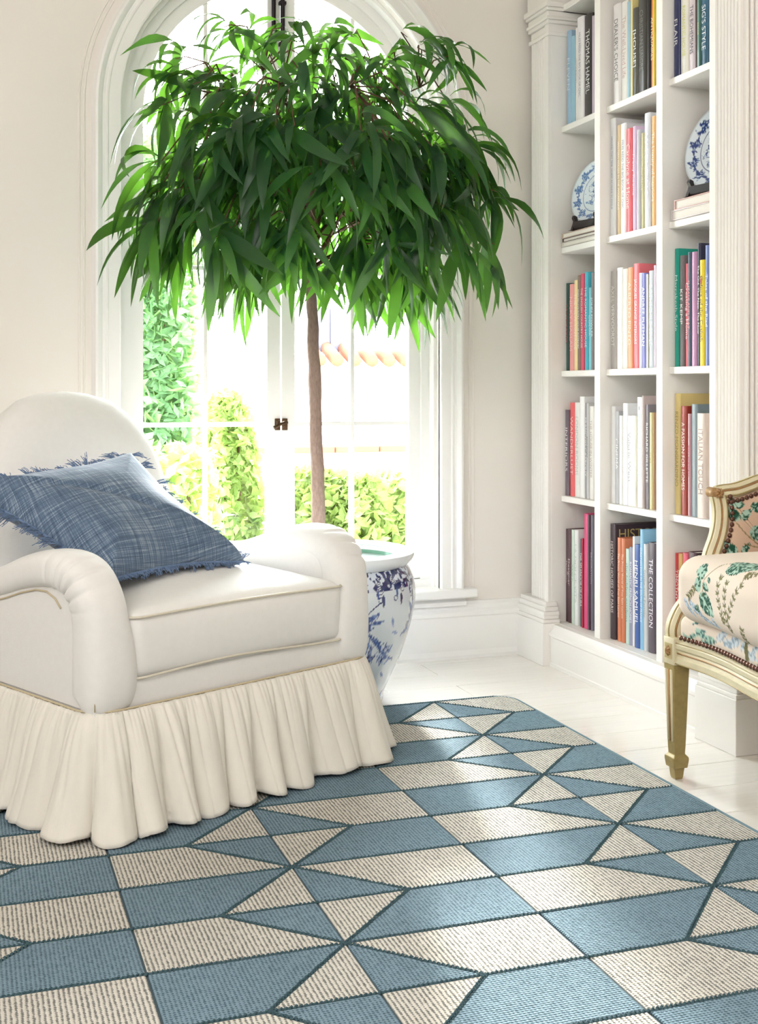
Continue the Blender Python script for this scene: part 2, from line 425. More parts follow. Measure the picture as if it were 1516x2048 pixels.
q.box(WC - .02, WC - .008, CY0 - .02, CY0 - .004, .876, .898, .003)
autosmooth(q.obj('latch', M_BRASS, win))

# ================================================================== BOOKCASE
XS = 2.08; XSH = 2.104
case = thing('bookcase', 'tall white built-in bookcase with reeded pilasters along the right wall', 'bookcase', (XS, 3.4, 0))
def cpart(b, name, m=M_CASE, sm=False, par=None):
    b.V = [(x - XS, y - 3.4, z) if par is None else (x - XS, y - 3.4, z) for x, y, z in b.V]
    o = b.obj(name, m, par or case)
    if sm: autosmooth(o, 32)
    return o
LV = [.153, .619, 1.080, 1.536, 1.984, 2.43]
YL = 3.998            # far end of the first bay (pilaster side face)
D1 = (3.709, 3.671); D2 = (3.316, 3.280); YR = 2.985
bays = {'A': (D1[0], YL), 'B': (D2[0], D1[1]), 'C': (YR, D2[1])}
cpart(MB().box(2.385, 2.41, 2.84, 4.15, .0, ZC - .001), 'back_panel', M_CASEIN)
for (a, b) in (D1, D2):
    o = cpart(MB().box(XS, 2.385, b, a, .13, ZC - .01, .002), 'divider', M_CASE)
cpart(MB().box(2.05, 2.385, YL, YL + .03, .13, ZC - .01), 'side_panel', M_CASE)
cpart(MB().box(2.05, 2.385, YR - .03, YR, .13, ZC - .01), 'side_panel', M_CASE)
for k, z in enumerate(LV):
    for nm, (a, b) in bays.items():
        cpart(MB().box(XSH - (.0 if k else .03), 2.385, a, b, z - .022, z, .0025), 'shelf', M_CASE)
# plinth: moulded profile swept along Y
pl = [(2.36, 0), (2.036, 0), (2.036, .012), (2.04, .015), (2.04, .105), (2.034, .112), (2.034, .122), (2.044, .130), (2.052, .138), (2.056, .150), (2.075, .152), (2.36, .13)]
cpart(MB().prism([(x, z) for x, z in pl], 1, YR, YL), 'plinth', M_CASE, True)
def pilaster(y0, y1, yb0, yb1, name):
    xf = 2.048
    q = MB().box(xf + .015, 2.384, y0 - .001, y1 + .001, .05, 2.33)
    o = cpart(q, name, M_CASE)
    nr = 9; wd = (y1 - y0 - .008) / nr
    for i in range(nr):
        c = y0 + .004 + wd * (i + .5)
        P = [(xf + .0152 - .0075 * math.cos(t) - .005 * (abs(t) < 1.5), c + wd * .35 * math.sin(t)) for t in np.linspace(-PI / 2, PI / 2, 7)]
        cpart(MB().prism([(a, b) for a, b in P], 2, .23, 2.325), 'reed', M_CASE, par=o)
    # base block with moulding, wraps three sides
    def blk(e, z0, z1, bev=.002): return MB().box(2.01 - e + .0, 2.082 if yb1 > 4.1 else 2.384, yb0 - e, yb1 + (e if yb1 < 4.1 else 0), z0, z1, bev)
    b = blk(0, 0, .155); b2 = blk(-.004, .155, .168); b3 = blk(-.010, .168, .182); b4 = blk(-.006, .182, .196); b5 = blk(-.016, .196, .212); b6 = blk(-.024, .212, .228)
    for x in (b2, b3, b4, b5, b6): b.add(x.V, x.F)
    cpart(b, 'pilaster_base', M_CASE)
    b = MB()
    for e, z0, z1 in ((.004, 2.318, 2.333), (-.004, 2.333, 2.362), (.006, 2.362, 2.376), (.012, 2.376, 2.388), (.006, 2.388, 2.408), (.014, 2.408, 2.420), (.020, 2.420, 2.440), (.008, 2.440, ZC - .01)):
        x = MB().box(xf + .002 - e, 2.384, y0 - .003 - e, y1 + .004 + e * .6, z0, z1, .003); b.add(x.V, x.F)
    cpart(b, 'capital', M_CASE)
    return o
pilaster(YL, 4.147, 3.962, YW - .002, 'pilaster')
p2 = pilaster(2.838, YR, 2.803, 3.0, 'pilaster')
# reeding on the camera-facing return of the near pilaster
nr = 20
for i in range(nr):
    wd = .0165; c = 2.060 + wd * (i + .5)
    if c > 2.38: break
    P = [(c + wd * .36 * math.sin(t), 2.836 - .0085 * math.cos(t)) for t in np.linspace(-PI / 2, PI / 2, 7)]
    cpart(MB().prism(P, 2, .23, 2.325), 'reed', M_CASE, par=p2)

# ---- books: (bay, shelf, zoom x0, x1, top v, colour, title, title colour, description)
SC = 3.0565
def bk(u0, u1, v): return u0, u1, v
BK = []
def row(bay, shelf, ox, oy, items, sc=SC):
    for it in items:
        x0, x1, top = it[0], it[1], it[2]
        BK.append((bay, shelf, ox + x0 / sc, ox + x1 / sc, oy + top / sc) + tuple(it[3:]))
W_ = (238, 234, 230)
row('A', 4, 1100, 0, [(258, 322, 505, (158, 190, 216), 'ELEVEN', (220, 230, 240), 'pale blue book'), (326, 384, 590, (150, 192, 212), None, None, 'shorter sky-blue book'),
  (388, 422, 450, W_, 'INTERIORS', (205, 200, 200), 'thin white book'), (425, 524, 300, (240, 236, 238), 'MILES REDD THE BIG BOOK OF CHIC', (150, 150, 170), 'thick white book with grey and pink lettering'),
  (528, 648, 262, (46, 42, 42), 'THOMAS HAMEL', (240, 240, 240), 'thick black book with large white lettering'), (652, 690, 262, (206, 190, 208), None, None, 'lilac book half hidden by the divider')], 7.873)
row('B', 4, 1200, 0, [(178, 280, 90, (230, 224, 224), "DEALER'S CHOICE", (110, 105, 105), 'off-white book with thin grey capitals'), (286, 370, 45, (232, 228, 222), 'The Well-Lived Life', (205, 170, 165), 'cream book with pink lettering'),
  (374, 418, 40, (160, 196, 214), None, None, 'light blue book'), (424, 448, 0, (232, 216, 150), None, None, 'thin pale yellow book'), (452, 516, 130, (78, 76, 66), '[HOUSE]', (235, 235, 230), 'short charcoal book with a white bracketed title'),
  (522, 632, -30, (62, 60, 56), 'CHRISTIAN LIAIGRE', (120, 118, 112), 'thick black book with dim lettering'), (636, 682, -40, (24, 22, 24), None, None, 'narrow jet-black book'), (684, 728, -40, (206, 78, 60), 'ANTIQUAIRES', (245, 235, 225), 'orange-red book'),
  (732, 756, -40, (232, 200, 50), None, None, 'thin bright yellow book')], 6.8909)
row('C', 4, 1200, 0, [(1004, 1080, -60, (46, 54, 100), 'FLAIR', (240, 240, 245), 'navy book'), (1088, 1192, -60, (232, 228, 216), 'ROMANTIC HOUSE', (214, 212, 90), 'white book with yellow-green lettering'),
  (1198, 1288, -60, (214, 200, 206), 'THE BOHEMIANS', (60, 54, 60), 'grey-pink book with black lettering'), (1292, 1334, -60, (66, 42, 38), None, None, 'dark brown book'), (1338, 1364, -60, (100, 140, 130), 'DECOR', (225, 220, 150), 'thin grey-green book'),
  (1368, 1456, -60, (46, 96, 124), "SIG'S STYLE", (235, 240, 245), 'teal-blue book with large white lettering')], 6.8909)
row('B', 3, 1200, 230, [(126, 212, 95, (238, 236, 238), 'AROUND THAT TIME  HORST AT HOME IN VOGUE', (150, 160, 190), 'tall white book with blue-grey capitals'), (218, 294, 195, (208, 178, 132), 'WESTERN HOUSES IN THE MOUNTAINS', (245, 235, 215), 'tan book'),
  (300, 392, 170, (236, 236, 240), 'MILES REDD THE BIG BOOK OF CHIC', (150, 150, 160), 'white book with widely spaced grey capitals'), (398, 490, 250, (234, 96, 104), 'Carolyne at Home', (255, 220, 215), 'coral red book'),
  (514, 572, 205, (224, 196, 224), 'Pretty Rooms', (245, 230, 245), 'pale lilac book'), (576, 632, 260, (206, 204, 212), None, None, 'silver-grey book'), (636, 696, 310, (196, 186, 132), 'Gardens', (225, 218, 180), 'short khaki book'),
  (712, 806, -10, (216, 218, 226), 'VALENTINO', (240, 242, 246), 'tallest pearl-grey book'), (822, 900, 35, (228, 176, 110), 'The Luxury of Interiors', (250, 232, 200), 'golden orange book')], 8.192)
row('A', 2, 1110, 530, [(97, 138, 262, (50, 82, 78), 'TASTEMAKER', (170, 80, 80), 'dark green book'), (155, 218, 275, (238, 160, 158), 'NICKY HASLAM', (250, 205, 200), 'salmon pink book'), (221, 280, 220, (244, 222, 166), 'THE NEW VINTAGE', (250, 240, 215), 'pale yellow book'),
  (284, 330, 152, (134, 112, 96), 'ENGLISH COUNTRY HOUSE INTERIORS', (240, 235, 230), 'brown book with white capitals'), (332, 384, 128, (222, 74, 104), 'THE ENGLISH COUNTRY HOUSE', (250, 220, 225), 'raspberry red book'),
  (392, 440, 103, (76, 180, 200), 'THE ROMANTIC HOUSE', (215, 240, 245), 'bright turquoise book'), (442, 482, 315, (140, 206, 218), 'COLOR', (215, 240, 245), 'shorter pale aqua book'), (486, 524, 110, (132, 130, 136), 'JOHN FOWLER', (245, 245, 245), 'grey book with large white capitals, against the divider')], 6.8909)
row('B', 2, 1110, 530, [(690, 776, 105, (180, 172, 168), 'AXEL VERVOORDT', (230, 226, 222), 'taupe grey book'), (780, 864, 55, (244, 242, 240), 'LIVING IN STYLE', (225, 222, 220), 'tall plain white book'), (870, 950, 70, (228, 224, 214), None, None, 'ivory book'),
  (954, 1022, 48, (244, 170, 128), 'ALBERTO PINTO', (252, 222, 200), 'peach orange book'), (1026, 1108, -5, (236, 118, 128), 'JACQUES GRANGE INTERIORS', (255, 235, 235), 'tall coral pink book'), (1114, 1164, 118, (230, 224, 240), 'PARIS', (180, 170, 210), 'pale lavender book'),
  (1168, 1234, 120, (120, 124, 192), 'ANDREE PUTMAN', (240, 240, 250), 'periwinkle blue book with large white capitals'), (1240, 1264, 130, (206, 202, 190), None, None, 'thin stone-coloured book'), (1268, 1346, 85, (192, 200, 206), 'ROTHSCHILD STYLE', (232, 236, 238), 'pale blue-grey book'),
  (1350, 1378, 5, (176, 150, 168), None, None, 'mauve book half hidden by the divider')], 6.8909)
row('C', 2, 1320, 480, [(98, 178, 165, (24, 160, 140), 'Marrakesh Style', (210, 240, 235), 'emerald green book'), (212, 290, 268, (120, 110, 112), 'KIT KEMP', (245, 240, 240), 'grey book with spaced white capitals'), (296, 372, 390, (228, 84, 104), 'Creating a Home', (255, 220, 225), 'shorter rose red book'),
  (374, 428, 210, (84, 102, 120), 'SUZANI AND IKAT', (225, 150, 160), 'slate blue book'), (430, 528, 205, (182, 132, 170), None, None, 'plain mauve book'), (536, 590, 60, (52, 50, 72), 'The Old. The New. The Now', (245, 245, 248), 'tall midnight-blue book'),
  (596, 686, 325, (236, 208, 50), 'Colors of the Casbah', (90, 80, 30), 'bright yellow book with a red star'), (690, 740, 90, (120, 136, 190), 'Tales of the Riad', (230, 232, 245), 'cornflower blue book')], 7.88)
row('A', 1, 1110, 780, [(88, 146, 272, (110, 96, 108), 'INTERIORS', (238, 232, 236), 'dark grey-plum book'), (148, 214, 172, (232, 98, 100), 'WANDERLUST', (252, 200, 195), 'coral red book with large pale capitals'), (217, 296, 170, (236, 234, 230), 'LONDON ROOMS', (205, 200, 198), 'white book'),
  (300, 370, 90, (246, 244, 244), None, None, 'tallest plain white book'), (374, 420, 180, (160, 158, 160), 'FRANCOIS CATROUX', (225, 225, 225), 'mid-grey book'), (422, 448, 182, (206, 204, 204), 'PAVLOVSKY', (80, 80, 84), 'thin white book with black capitals'),
  (452, 516, 222, (240, 236, 230), 'THE HOUSE IN WINTER', (190, 178, 170), 'ivory book beside the divider')], 6.8909)
row('B', 1, 1110, 780, [(678, 740, 222, (244, 242, 242), None, None, 'white book with a dark cover'), (748, 806, 290, (176, 176, 180), 'CINEMA', (236, 236, 236), 'grey book with a white film-strip'), (810, 852, 350, (244, 243, 240), None, None, 'short white book'),
  (855, 926, 182, (242, 242, 244), 'THE LIGHT', (222, 222, 226), 'tall frost-white book'), (930, 996, 352, (242, 240, 238), 'Valerie West', (175, 175, 185), 'short white book with small grey script'), (1000, 1066, 350, (246, 242, 226), None, None, 'short cream book'),
  (1082, 1168, 98, (244, 246, 248), 'BEACH HOUSES', (200, 215, 225), 'tallest white book with a grey oval'), (1172, 1216, 78, (176, 160, 158), None, None, 'narrow grey-brown book'), (1220, 1270, 200, (118, 112, 120), 'RICHARD GILLETTE', (236, 236, 240), 'dark grey book with white capitals'),
  (1280, 1318, 310, (238, 226, 170), 'YOU', (130, 120, 70), 'cream yellow book'), (1321, 1358, 310, (160, 120, 84), None, None, 'brown patterned book')], 6.8909)
row('C', 1, 1320, 770, [(120, 208, 128, (228, 204, 136), 'RENZO MONGIARDINO', (176, 154, 96), 'tall straw-yellow book'), (246, 340, 318, (158, 58, 46), 'A PASSION FOR HOMES', (240, 215, 205), 'glossy brick-red book'), (366, 412, 435, (204, 160, 168), 'RED PERSIAN', (180, 60, 80), 'slim dusty pink book'),
  (416, 528, 290, (110, 124, 132), None, None, 'glossy grey-green book'), (534, 690, 428, (212, 194, 184), 'ITALIAN TOUCH', (150, 128, 118), 'thick beige book with large brown capitals')], 7.59)
row('A', 0, 1020, 980, [(273, 294, 222, (92, 62, 68), 'Designer', (220, 200, 200), 'slim plum-brown book'), (296, 322, 222, (96, 66, 72), 'Designer', (220, 200, 200), 'second plum-brown book'), (325, 347, 230, (206, 222, 208), 'STYLE', (150, 180, 150), 'pale mint book'),
  (350, 380, 232, (240, 240, 240), 'LA DOLCE VITA', (205, 212, 205), 'white book with a pictorial top'), (388, 416, 292, (88, 84, 92), 'THE SPLENDOR OF CUBA', (240, 240, 240), 'short charcoal book'), (418, 427, 290, (180, 40, 70), None, None, 'sliver of a crimson book'),
  (429, 464, 138, (226, 84, 134), None, None, 'tall hot-pink book'), (466, 478, 150, (100, 70, 84), None, None, 'narrow purple-brown book'), (480, 498, 152, (118, 116, 130), 'DECORATION', (190, 190, 200), 'tall slate book beside the divider')])
row('B', 0, 1190, 1020, [(84, 164, 155, (70, 54, 62), 'HISTORIC HOUSES OF PARIS', (238, 225, 225), 'tall dark book with a gold title on its cover'), (188, 244, 340, (214, 130, 90), 'The Private World of Yves Saint Laurent', (252, 225, 200), 'terracotta book'), (247, 302, 350, (212, 126, 88), 'The Private World of Yves Saint Laurent', (252, 225, 200), 'second terracotta book'),
  (306, 362, 490, (196, 222, 214), 'the hidden gardens', (120, 160, 150), 'short pale mint book'), (366, 424, 470, (150, 152, 176), 'ROMANTIC FRENCH HOMES', (235, 235, 245), 'slate lilac book'), (430, 458, 335, (236, 230, 226), 'INTERIORS', (120, 130, 180), 'slim white book'),
  (461, 540, 440, (66, 98, 166), 'HENRI SAMUEL', (240, 244, 250), 'royal blue book'), (545, 602, 245, (140, 192, 226), 'CHRISTIAN DIOR IN THE SOUTH OF FRANCE', (235, 245, 250), 'tall sky-blue book'), (606, 658, 440, (214, 216, 218), 'Stone and Family', (160, 165, 165), 'pale grey book'),
  (661, 770, 420, (92, 82, 92), 'THE COLLECTION', (232, 224, 232), 'dark grey book with pink and white lettering')], 6.607)
row('C', 0, 1020, 980, [(935, 970, 370, (206, 54, 62), 'TIMOTHY CORRIGAN', (250, 225, 225), 'bright red book'), (973, 1003, 375, (212, 176, 108), 'MARIE ANTOINETTE', (245, 228, 190), 'gold book'), (1006, 1048, 372, (214, 82, 104), 'JACQUES GARCIA DECORATING', (252, 215, 220), 'deep pink book'),
  (1052, 1120, 368, (70, 36, 44), None, None, 'dark maroon book'), (1124, 1190, 395, (130, 134, 132), None, None, 'grey book with a green top edge')])
BAYN = {'A': 'left bay', 'B': 'middle bay', 'C': 'right bay'}; SHN = ['bottom shelf', 'second shelf up', 'third shelf up', 'fourth shelf up', 'fifth shelf up']
XB = 2.118
_cells = {}
for r_b in BK: _cells.setdefault(r_b[:2], []).append(r_b)
FIT = {}
for kc, L_ in _cells.items():
    yf = max(y_on_x(r_b[2], XB) for r_b in L_); yl = min(y_on_x(r_b[3], XB) for r_b in L_); hi_ = bays[kc[0]][1] - .003
    FIT[kc] = (yf, yl, min(yf, hi_), max(yl, bays[kc[0]][0] + .002) if kc[0] != 'C' else yl)
texts = []
def add_text(s, size_w, length, color, place, parent, fixed=False):
    cu = bpy.data.curves.new('t', 'FONT'); cu.body = s; cu.align_x = 'CENTER'; cu.align_y = 'CENTER'; cu.resolution_u = 2; cu.extrude = 0
    o = bpy.data.objects.new('title_lettering', cu); COL.objects.link(o)
    texts.append((o, size_w, length, color, place, parent))
def coverm(c): return mat('cover_%d_%d_%d' % c, c, .42, var=.06, scale=25, coat=.15)
for (bay, sh, u0, u1, v, colr, title, tcol, desc) in BK:
    ya = y_on_x(u0, XB); yb = y_on_x(u1, XB); 
    yf, yl, nf_, nl_ = FIT[(bay, sh)]; y0, y1 = [nl_ + (q_ - yl) * (nf_ - nl_) / (yf - yl) for q_ in (yb, ya)]
    lo, hi = bays[bay]; y1 = min(y1, hi - .001); y0 = max(y0, lo + .001)
    if u1 > 1404: y0 = min(y0, y1 - .02)
    zb = LV[sh] + .0006; zt = min(z_on_x(u0, v, XB), LV[sh + 1] - .024 if sh < 4 else 2.40); H_ = zt - zb; th = y1 - y0
    dpt = min(.262, H_ * .82)
    px = XB + random.uniform(-.003, .004)
    t = thing('book', f'{desc}, {SHN[sh]} in the {BAYN[bay]}', 'book', (px, (y0 + y1) / 2, zb), 0, f'upright books, {SHN[sh]}, {BAYN[bay]}')
    h = th / 2; cth = min(.0025, th * .18)
    # cover: spine slightly rounded + two boards
    P = [(.006 - .006 * math.cos(a), h * math.sin(a)) for a in np.linspace(-PI / 2, PI / 2, 7)] if th > .012 else [(0, -h), (0, h)]
    outl = P + [(dpt, h), (dpt, h - cth), (.008, h - cth), (.008, -h + cth), (dpt, -h + cth), (dpt, -h)]
    autosmooth(MB().prism(outl, 2, 0, H_).obj('cover', coverm(tuple(colr)), t), 30)
    MB().box(.0085, dpt - .004, -h + cth + .0002, h - cth - .0002, .003, H_ - .003).obj('pages', M_PAGES, t)
    if title: add_text(title, th * .62, H_ * (.62 if len(title) > 8 else .42), tuple(tcol), (-.0006, 0, H_ * .54), t)
    if desc.startswith('tall dark book with a gold'):
        for i_, (s_) in enumerate(['HISTORIC']):
            cu = bpy.data.curves.new('t', 'FONT'); cu.body = s_; cu.align_x = 'LEFT'; cu.align_y = 'CENTER'
            o = bpy.data.objects.new('title_lettering', cu); COL.objects.link(o)
            texts.append((o, .034, .20, (196, 176, 110), ('cover', .014, -h - .0006, H_ - .035), t))
    if 'red star' in desc:
        st = []
        for k in range(16):
            a = 2 * PI * k / 16; r = (.0062 if k % 2 == 0 else .0028) * (1.5 if k % 8 == 0 else 1)
            st.append((-h * 0 + r * .7 * math.sin(a), H_ * .80 + r * 1.8 * math.cos(a)))
        MB().prism(st, 0, -.0012, -.0006).obj('star_emblem', mat('star_red', (196, 60, 60), .5), t)
    if 'grey oval' in desc:
        MB().prism([(.0032 * math.cos(a), H_ * .9 + .007 * math.sin(a)) for a in np.linspace(0, 2 * PI, 17)[:-1]], 0, -.0012, -.0004).obj('oval_emblem', mat('oval_grey', (180, 184, 190), .5), t)
bpy.context.view_layer.update(); dg = bpy.context.evaluated_depsgraph_get()
for (o, sw, ln, colr, place, par) in texts:
    me = bpy.data.meshes.new_from_object(o.evaluated_get(dg)); me.name = 'title_lettering'
    bpy.data.objects.remove(o)
    n = len(me.vertices); co = np.empty(n * 3); me.vertices.foreach_get('co', co); co = co.reshape(-1, 3)
    w0 = co[:, 0].max() - co[:, 0].min(); h0 = .72
    s_h = sw / h0; s_w = min(ln / w0, s_h * 1.35)
    if ln / w0 < s_h * .8: s_h = ln / w0 * 1.25
    out = np.zeros_like(co)
    if place[0] == 'cover':
        out[:, 0] = place[1] + co[:, 0] * (ln / w0); out[:, 1] = place[2]; out[:, 2] = place[3] + co[:, 1] * s_h
    else:
        out[:, 0] = place[0]; out[:, 1] = -co[:, 1] * s_h; out[:, 2] = place[2] - co[:, 0] * s_w
    me.vertices.foreach_set('co', out.ravel()); me.update()
    me.materials.clear(); me.materials.append(mat('ink_%d_%d_%d' % colr, colr, .5))
    q = bpy.data.objects.new('title_lettering', me); COL.objects.link(q); q.parent = par

# ---- lying books + plates on stands
def lying_book(y0, y1, z0, th, depth, colr, label, grp, x0=2.10):
    t = thing('book', label, 'book', (x0, (y0 + y1) / 2, z0), 0, grp); h = (y1 - y0) / 2; c = .0022
    MB().prism([(-h, 0), (h, 0), (h, th), (-h, th), (-h, th - c), (h - c * 1.5, th - c), (h - c * 1.5, c), (-h, c)], 0, 0, depth).obj('cover', coverm(colr), t)
    MB().box(.004, depth - .004, -h + .004, h - c * 1.6, c + .0002, th - c - .0002).obj('pages', M_PAGES, t)
    return t
def z_at(u, v): return z_on_x(u, v, 2.11)
lying_book(3.722, 3.985, LV[3] + .0005, .016, .25, (222, 214, 206), 'white book lying under the left plate, lowest of its stack', 'books under the left plate')
lying_book(3.73, 3.982, LV[3] + .017, .014, .24, (92, 70, 62), 'brown-edged book lying in the middle of the stack under the left plate', 'books under the left plate')
lying_book(3.728, 3.985, LV[3] + .0315, .018, .245, (200, 176, 160), 'buff book lying on top of the stack under the left plate', 'books under the left plate')
lying_book(2.995, 3.262, LV[3] + .0005, .030, .26, (226, 214, 216), 'large white book lying under the right plate, lower of two', 'books under the right plate')
lying_book(3.0, 3.245, LV[3] + .031, .030, .25, (206, 160, 150), 'pink-edged white book lying under the right plate, upper of two', 'books under the right plate')
lying_book(3.0, 3.2, z_at(1372, 852) - .010, .010, .2, (222, 206, 110), 'flat yellow book lying across the book tops in the right bay', 'book laid across the right bay', 2.16)

def plate(cx, cy, cz, R, seed, label, rz):
    t = thing('porcelain_plate', label, 'plate', (cx, cy, cz), rz, 'blue and white plates on stands')
    nr, na = 46, 180; V = []; F = []; uv = []
    prof = lambda r: (.018 * max(0, (r - .62) / .38) ** 1.3 if r > .62 else 0)
    for i in range(nr + 1):
        r = i / nr
        for j in range(na):
            a = 2 * PI * j / na; V.append((-.012 - prof(r), R * r * math.cos(a), R + R * r * math.sin(a))); uv.append((r * math.cos(a), r * math.sin(a)))
    for i in range(nr):
        for j in range(na): F.append((i * na + j, i * na + (j + 1) % na, (i + 1) * na + (j + 1) % na, (i + 1) * na + j))
    nf = len(V)
    for i in (nr, nr // 2, 0):
        r = i / nr
        for j in range(na): a = 2 * PI * j / na; V.append((-.007 - prof(r), R * r * math.cos(a), R + R * r * math.sin(a))); uv.append((2, 2))
    for j in range(na):
        F.append((nr * na + j, nr * na + (j + 1) % na, nf + (j + 1) % na, nf + j))
        F.append((nf + j, nf + (j + 1) % na, nf + na + (j + 1) % na, nf + na + j)); F.append((nf + na + j, nf + na + (j + 1) % na, nf + 2 * na + (j + 1) % na, nf + 2 * na + j))
    o = mesh_obj('dish', V, F, None, t, True, mats=[mat('painted_porcelain', None, .14, attr='paint', coat=.6)])
    uv = np.array(uv); col = np.tile(C3((226, 236, 244)), (len(uv), 1)); rr = np.hypot(uv[:, 0], uv[:, 1]); th = np.arctan2(uv[:, 1], uv[:, 0])
    rnd = random.Random(seed); dk = (44, 66, 130) if seed == 1 else (88, 120, 176)
    col[(rr > .965) & (rr < 1.2)] = C3((206, 214, 220))
    for (a, b_) in ((.60, .615), (.66, .67)): col[(rr > a) & (rr < b_)] = C3(dk)
    for k in range(11):
        a = 2 * PI * k / 11 + .2; cx_, cy_ = .80 * math.cos(a), .80 * math.sin(a)
        for q in range(6): p_leaf(uv, col, cx_, cy_, a + q * PI / 3 + rnd.random(), .17, .09, dk, (190, 210, 235), 30, .78)
        P, _ = curve_pts(.80 * math.cos(a), .80 * math.sin(a), a + PI / 2, .5, .7); p_line(uv, col, P, .012, dk)
        for (x, y) in P[2:-1]: p_leaf(uv, col, x, y, rnd.random() * 6, .09, .05, dk)
    for k in range(16):
        a = rnd.random() * 6.28; r = rnd.random() ** .5 * .42
        P, e = curve_pts(r * math.cos(a), r * math.sin(a), rnd.random() * 6.28, .35, 2.4); P = [p for p in P if math.hypot(*p) < .56]
        if len(P) > 1: p_line(uv, col, P, .010, dk)
        for q in range(3):
            x, y = P[-1]; p_leaf(uv, col, x, y, rnd.random() * 6.28, .12, .07, dk, (200, 216, 236), 30, .65)
    m = (noise2(uv, 22, seed) > .92) & (rr < .95); col[m] = C3(tuple(int(.5 * x + .5 * y) for x, y in zip(dk, (226, 236, 244))))
    color_attr(o, np.clip(col, 0, 1))
    # rotate so it leans back
    for ob in (o,): ob.rotation_euler = (0, math.radians(12), 0); ob.location = (-.0, 0, .022)
    s = thing('plate_stand', 'black carved wooden stand holding the ' + ('left' if seed == 2 else 'right') + ' blue and white plate', 'stand', (cx, cy, cz), rz, 'wooden plate stands')
    for sg in (-1, 1):
        y = sg * R * .48
        q = MB().prism([(-.070, 0), (-.058, .004), (-.050, .022), (-.046, .036), (-.052, .046), (-.048, .056), (-.036, .052), (-.030, .030), (-.02, .016), (.03, .014), (.07, .010), (.07, 0)], 1, y - .006, y + .006)
        q.V = [(v_[0], v_[1], v_[2]) for v_ in q.V]
        autosmooth(q.obj('foot', M_BLACKWOOD, s))
        MB().tube([(.012, y, .012), (.030, y * .8, .11), (.055, y * .5, .19)], .005, 8).obj('upright', M_BLACKWOOD, s)
    MB().box(-.052, -.044, -R * .5, R * .5, .006, .034, .003).obj('cross_bar', M_BLACKWOOD, s)
    return t
stk = LV[3] + .0505
plate(2.165, 3.862, stk, .118, 2, 'pale blue floral porcelain plate standing on books in the left bay', math.radians(12))
plate(2.17, 3.128, LV[3] + .0615, .132, 1, 'dark blue floral porcelain plate standing on books in the right bay', math.radians(8))

# ================================================================== RUG
M_RUGB = mat('rug_ground', (74, 92, 100), .95)
def rug_mat(name, c1, c2, px, py, mixf):
    m = bpy.data.materials.new(name); m.use_nodes = True; t = m.node_tree; b = t.nodes['Principled BSDF']
    b.inputs['Roughness'].default_value = .95; b.inputs['Specular IOR Level'].default_value = .15
    tcn = N(t, 'ShaderNodeTexCoord')
    def wave(d, per, dist):
        q = N(t, 'ShaderNodeTexWave', bands_direction=d); q.inputs['Scale'].default_value = .314 / per
        q.inputs['Distortion'].default_value = dist; q.inputs['Detail'].default_value = 2; q.inputs['Detail Scale'].default_value = 2
        t.links.new(tcn.outputs['Object'], q.inputs['Vector']); return q.outputs['Fac']
    wx = wave('X', px, 1.3); wy = wave('Y', py, 1.6)
    nz = N(t, 'ShaderNodeTexNoise'); nz.inputs['Scale'].default_value = 130; nz.inputs['Detail'].default_value = 3; t.links.new(tcn.outputs['Object'], nz.inputs['Vector'])
    n2 = N(t, 'ShaderNodeTexNoise'); n2.inputs['Scale'].default_value = 3; t.links.new(tcn.outputs['Object'], n2.inputs['Vector'])
    mu = N(t, 'ShaderNodeMath', operation='MULTIPLY_ADD'); mu.inputs[1].default_value = mixf; t.links.new(wy, mu.inputs[0])
    s1 = N(t, 'ShaderNodeMath', operation='MULTIPLY'); s1.inputs[1].default_value = 1 - mixf; t.links.new(wx, s1.inputs[0]); t.links.new(s1.outputs[0], mu.inputs[2])
    a = N(t, 'ShaderNodeMath', operation='ADD'); t.links.new(mu.outputs[0], a.inputs[0]); t.links.new(nz.outputs['Fac'], a.inputs[1])
    mr = N(t, 'ShaderNodeMapRange', interpolation_type='SMOOTHSTEP'); mr.inputs['From Min'].default_value = .62; mr.inputs['From Max'].default_value = 1.12
    t.links.new(a.outputs[0], mr.inputs['Value'])
    mi = N(t, 'ShaderNodeMix', data_type='RGBA'); mi.inputs['A'].default_value = srgb(c2); mi.inputs['B'].default_value = srgb(c1)
    t.links.new(mr.outputs[0], mi.inputs['Factor'])
    hs = N(t, 'ShaderNodeHueSaturation'); m2 = N(t, 'ShaderNodeMapRange'); m2.inputs['To Min'].default_value = .85; m2.inputs['To Max'].default_value = 1.15
    t.links.new(n2.outputs['Fac'], m2.inputs['Value']); t.links.new(m2.outputs[0], hs.inputs['Value']); t.links.new(mi.outputs['Result'], hs.inputs['Color'])
    t.links.new(hs.outputs[0], b.inputs['Base Color'])
    bp = N(t, 'ShaderNodeBump'); bp.inputs['Strength'].default_value = .55; bp.inputs['Distance'].default_value = .004
    t.links.new(a.outputs[0], bp.inputs['Height']); t.links.new(bp.outputs[0], b.inputs['Normal'])
    return m
M_RC = rug_mat('rug_cream_wool', (220, 215, 205), (122, 122, 118), .0085, .0058, .32)
M_RB = rug_mat('rug_blue_wool', (130, 154, 168), (78, 101, 113), .0075, .0062, .5)
M_ROPE = mat('rug_dark_teal_braid', (66, 94, 102), .95, ('noise', 400, .6, .002), .25, scale=150)
rug = thing('rug', 'blue and cream geometric handwoven wool rug on the white floor', 'rug', (0, 0, 0))
RX1, RY1, RX0, RY0 = 1.700, 3.595, -.80, 1.12
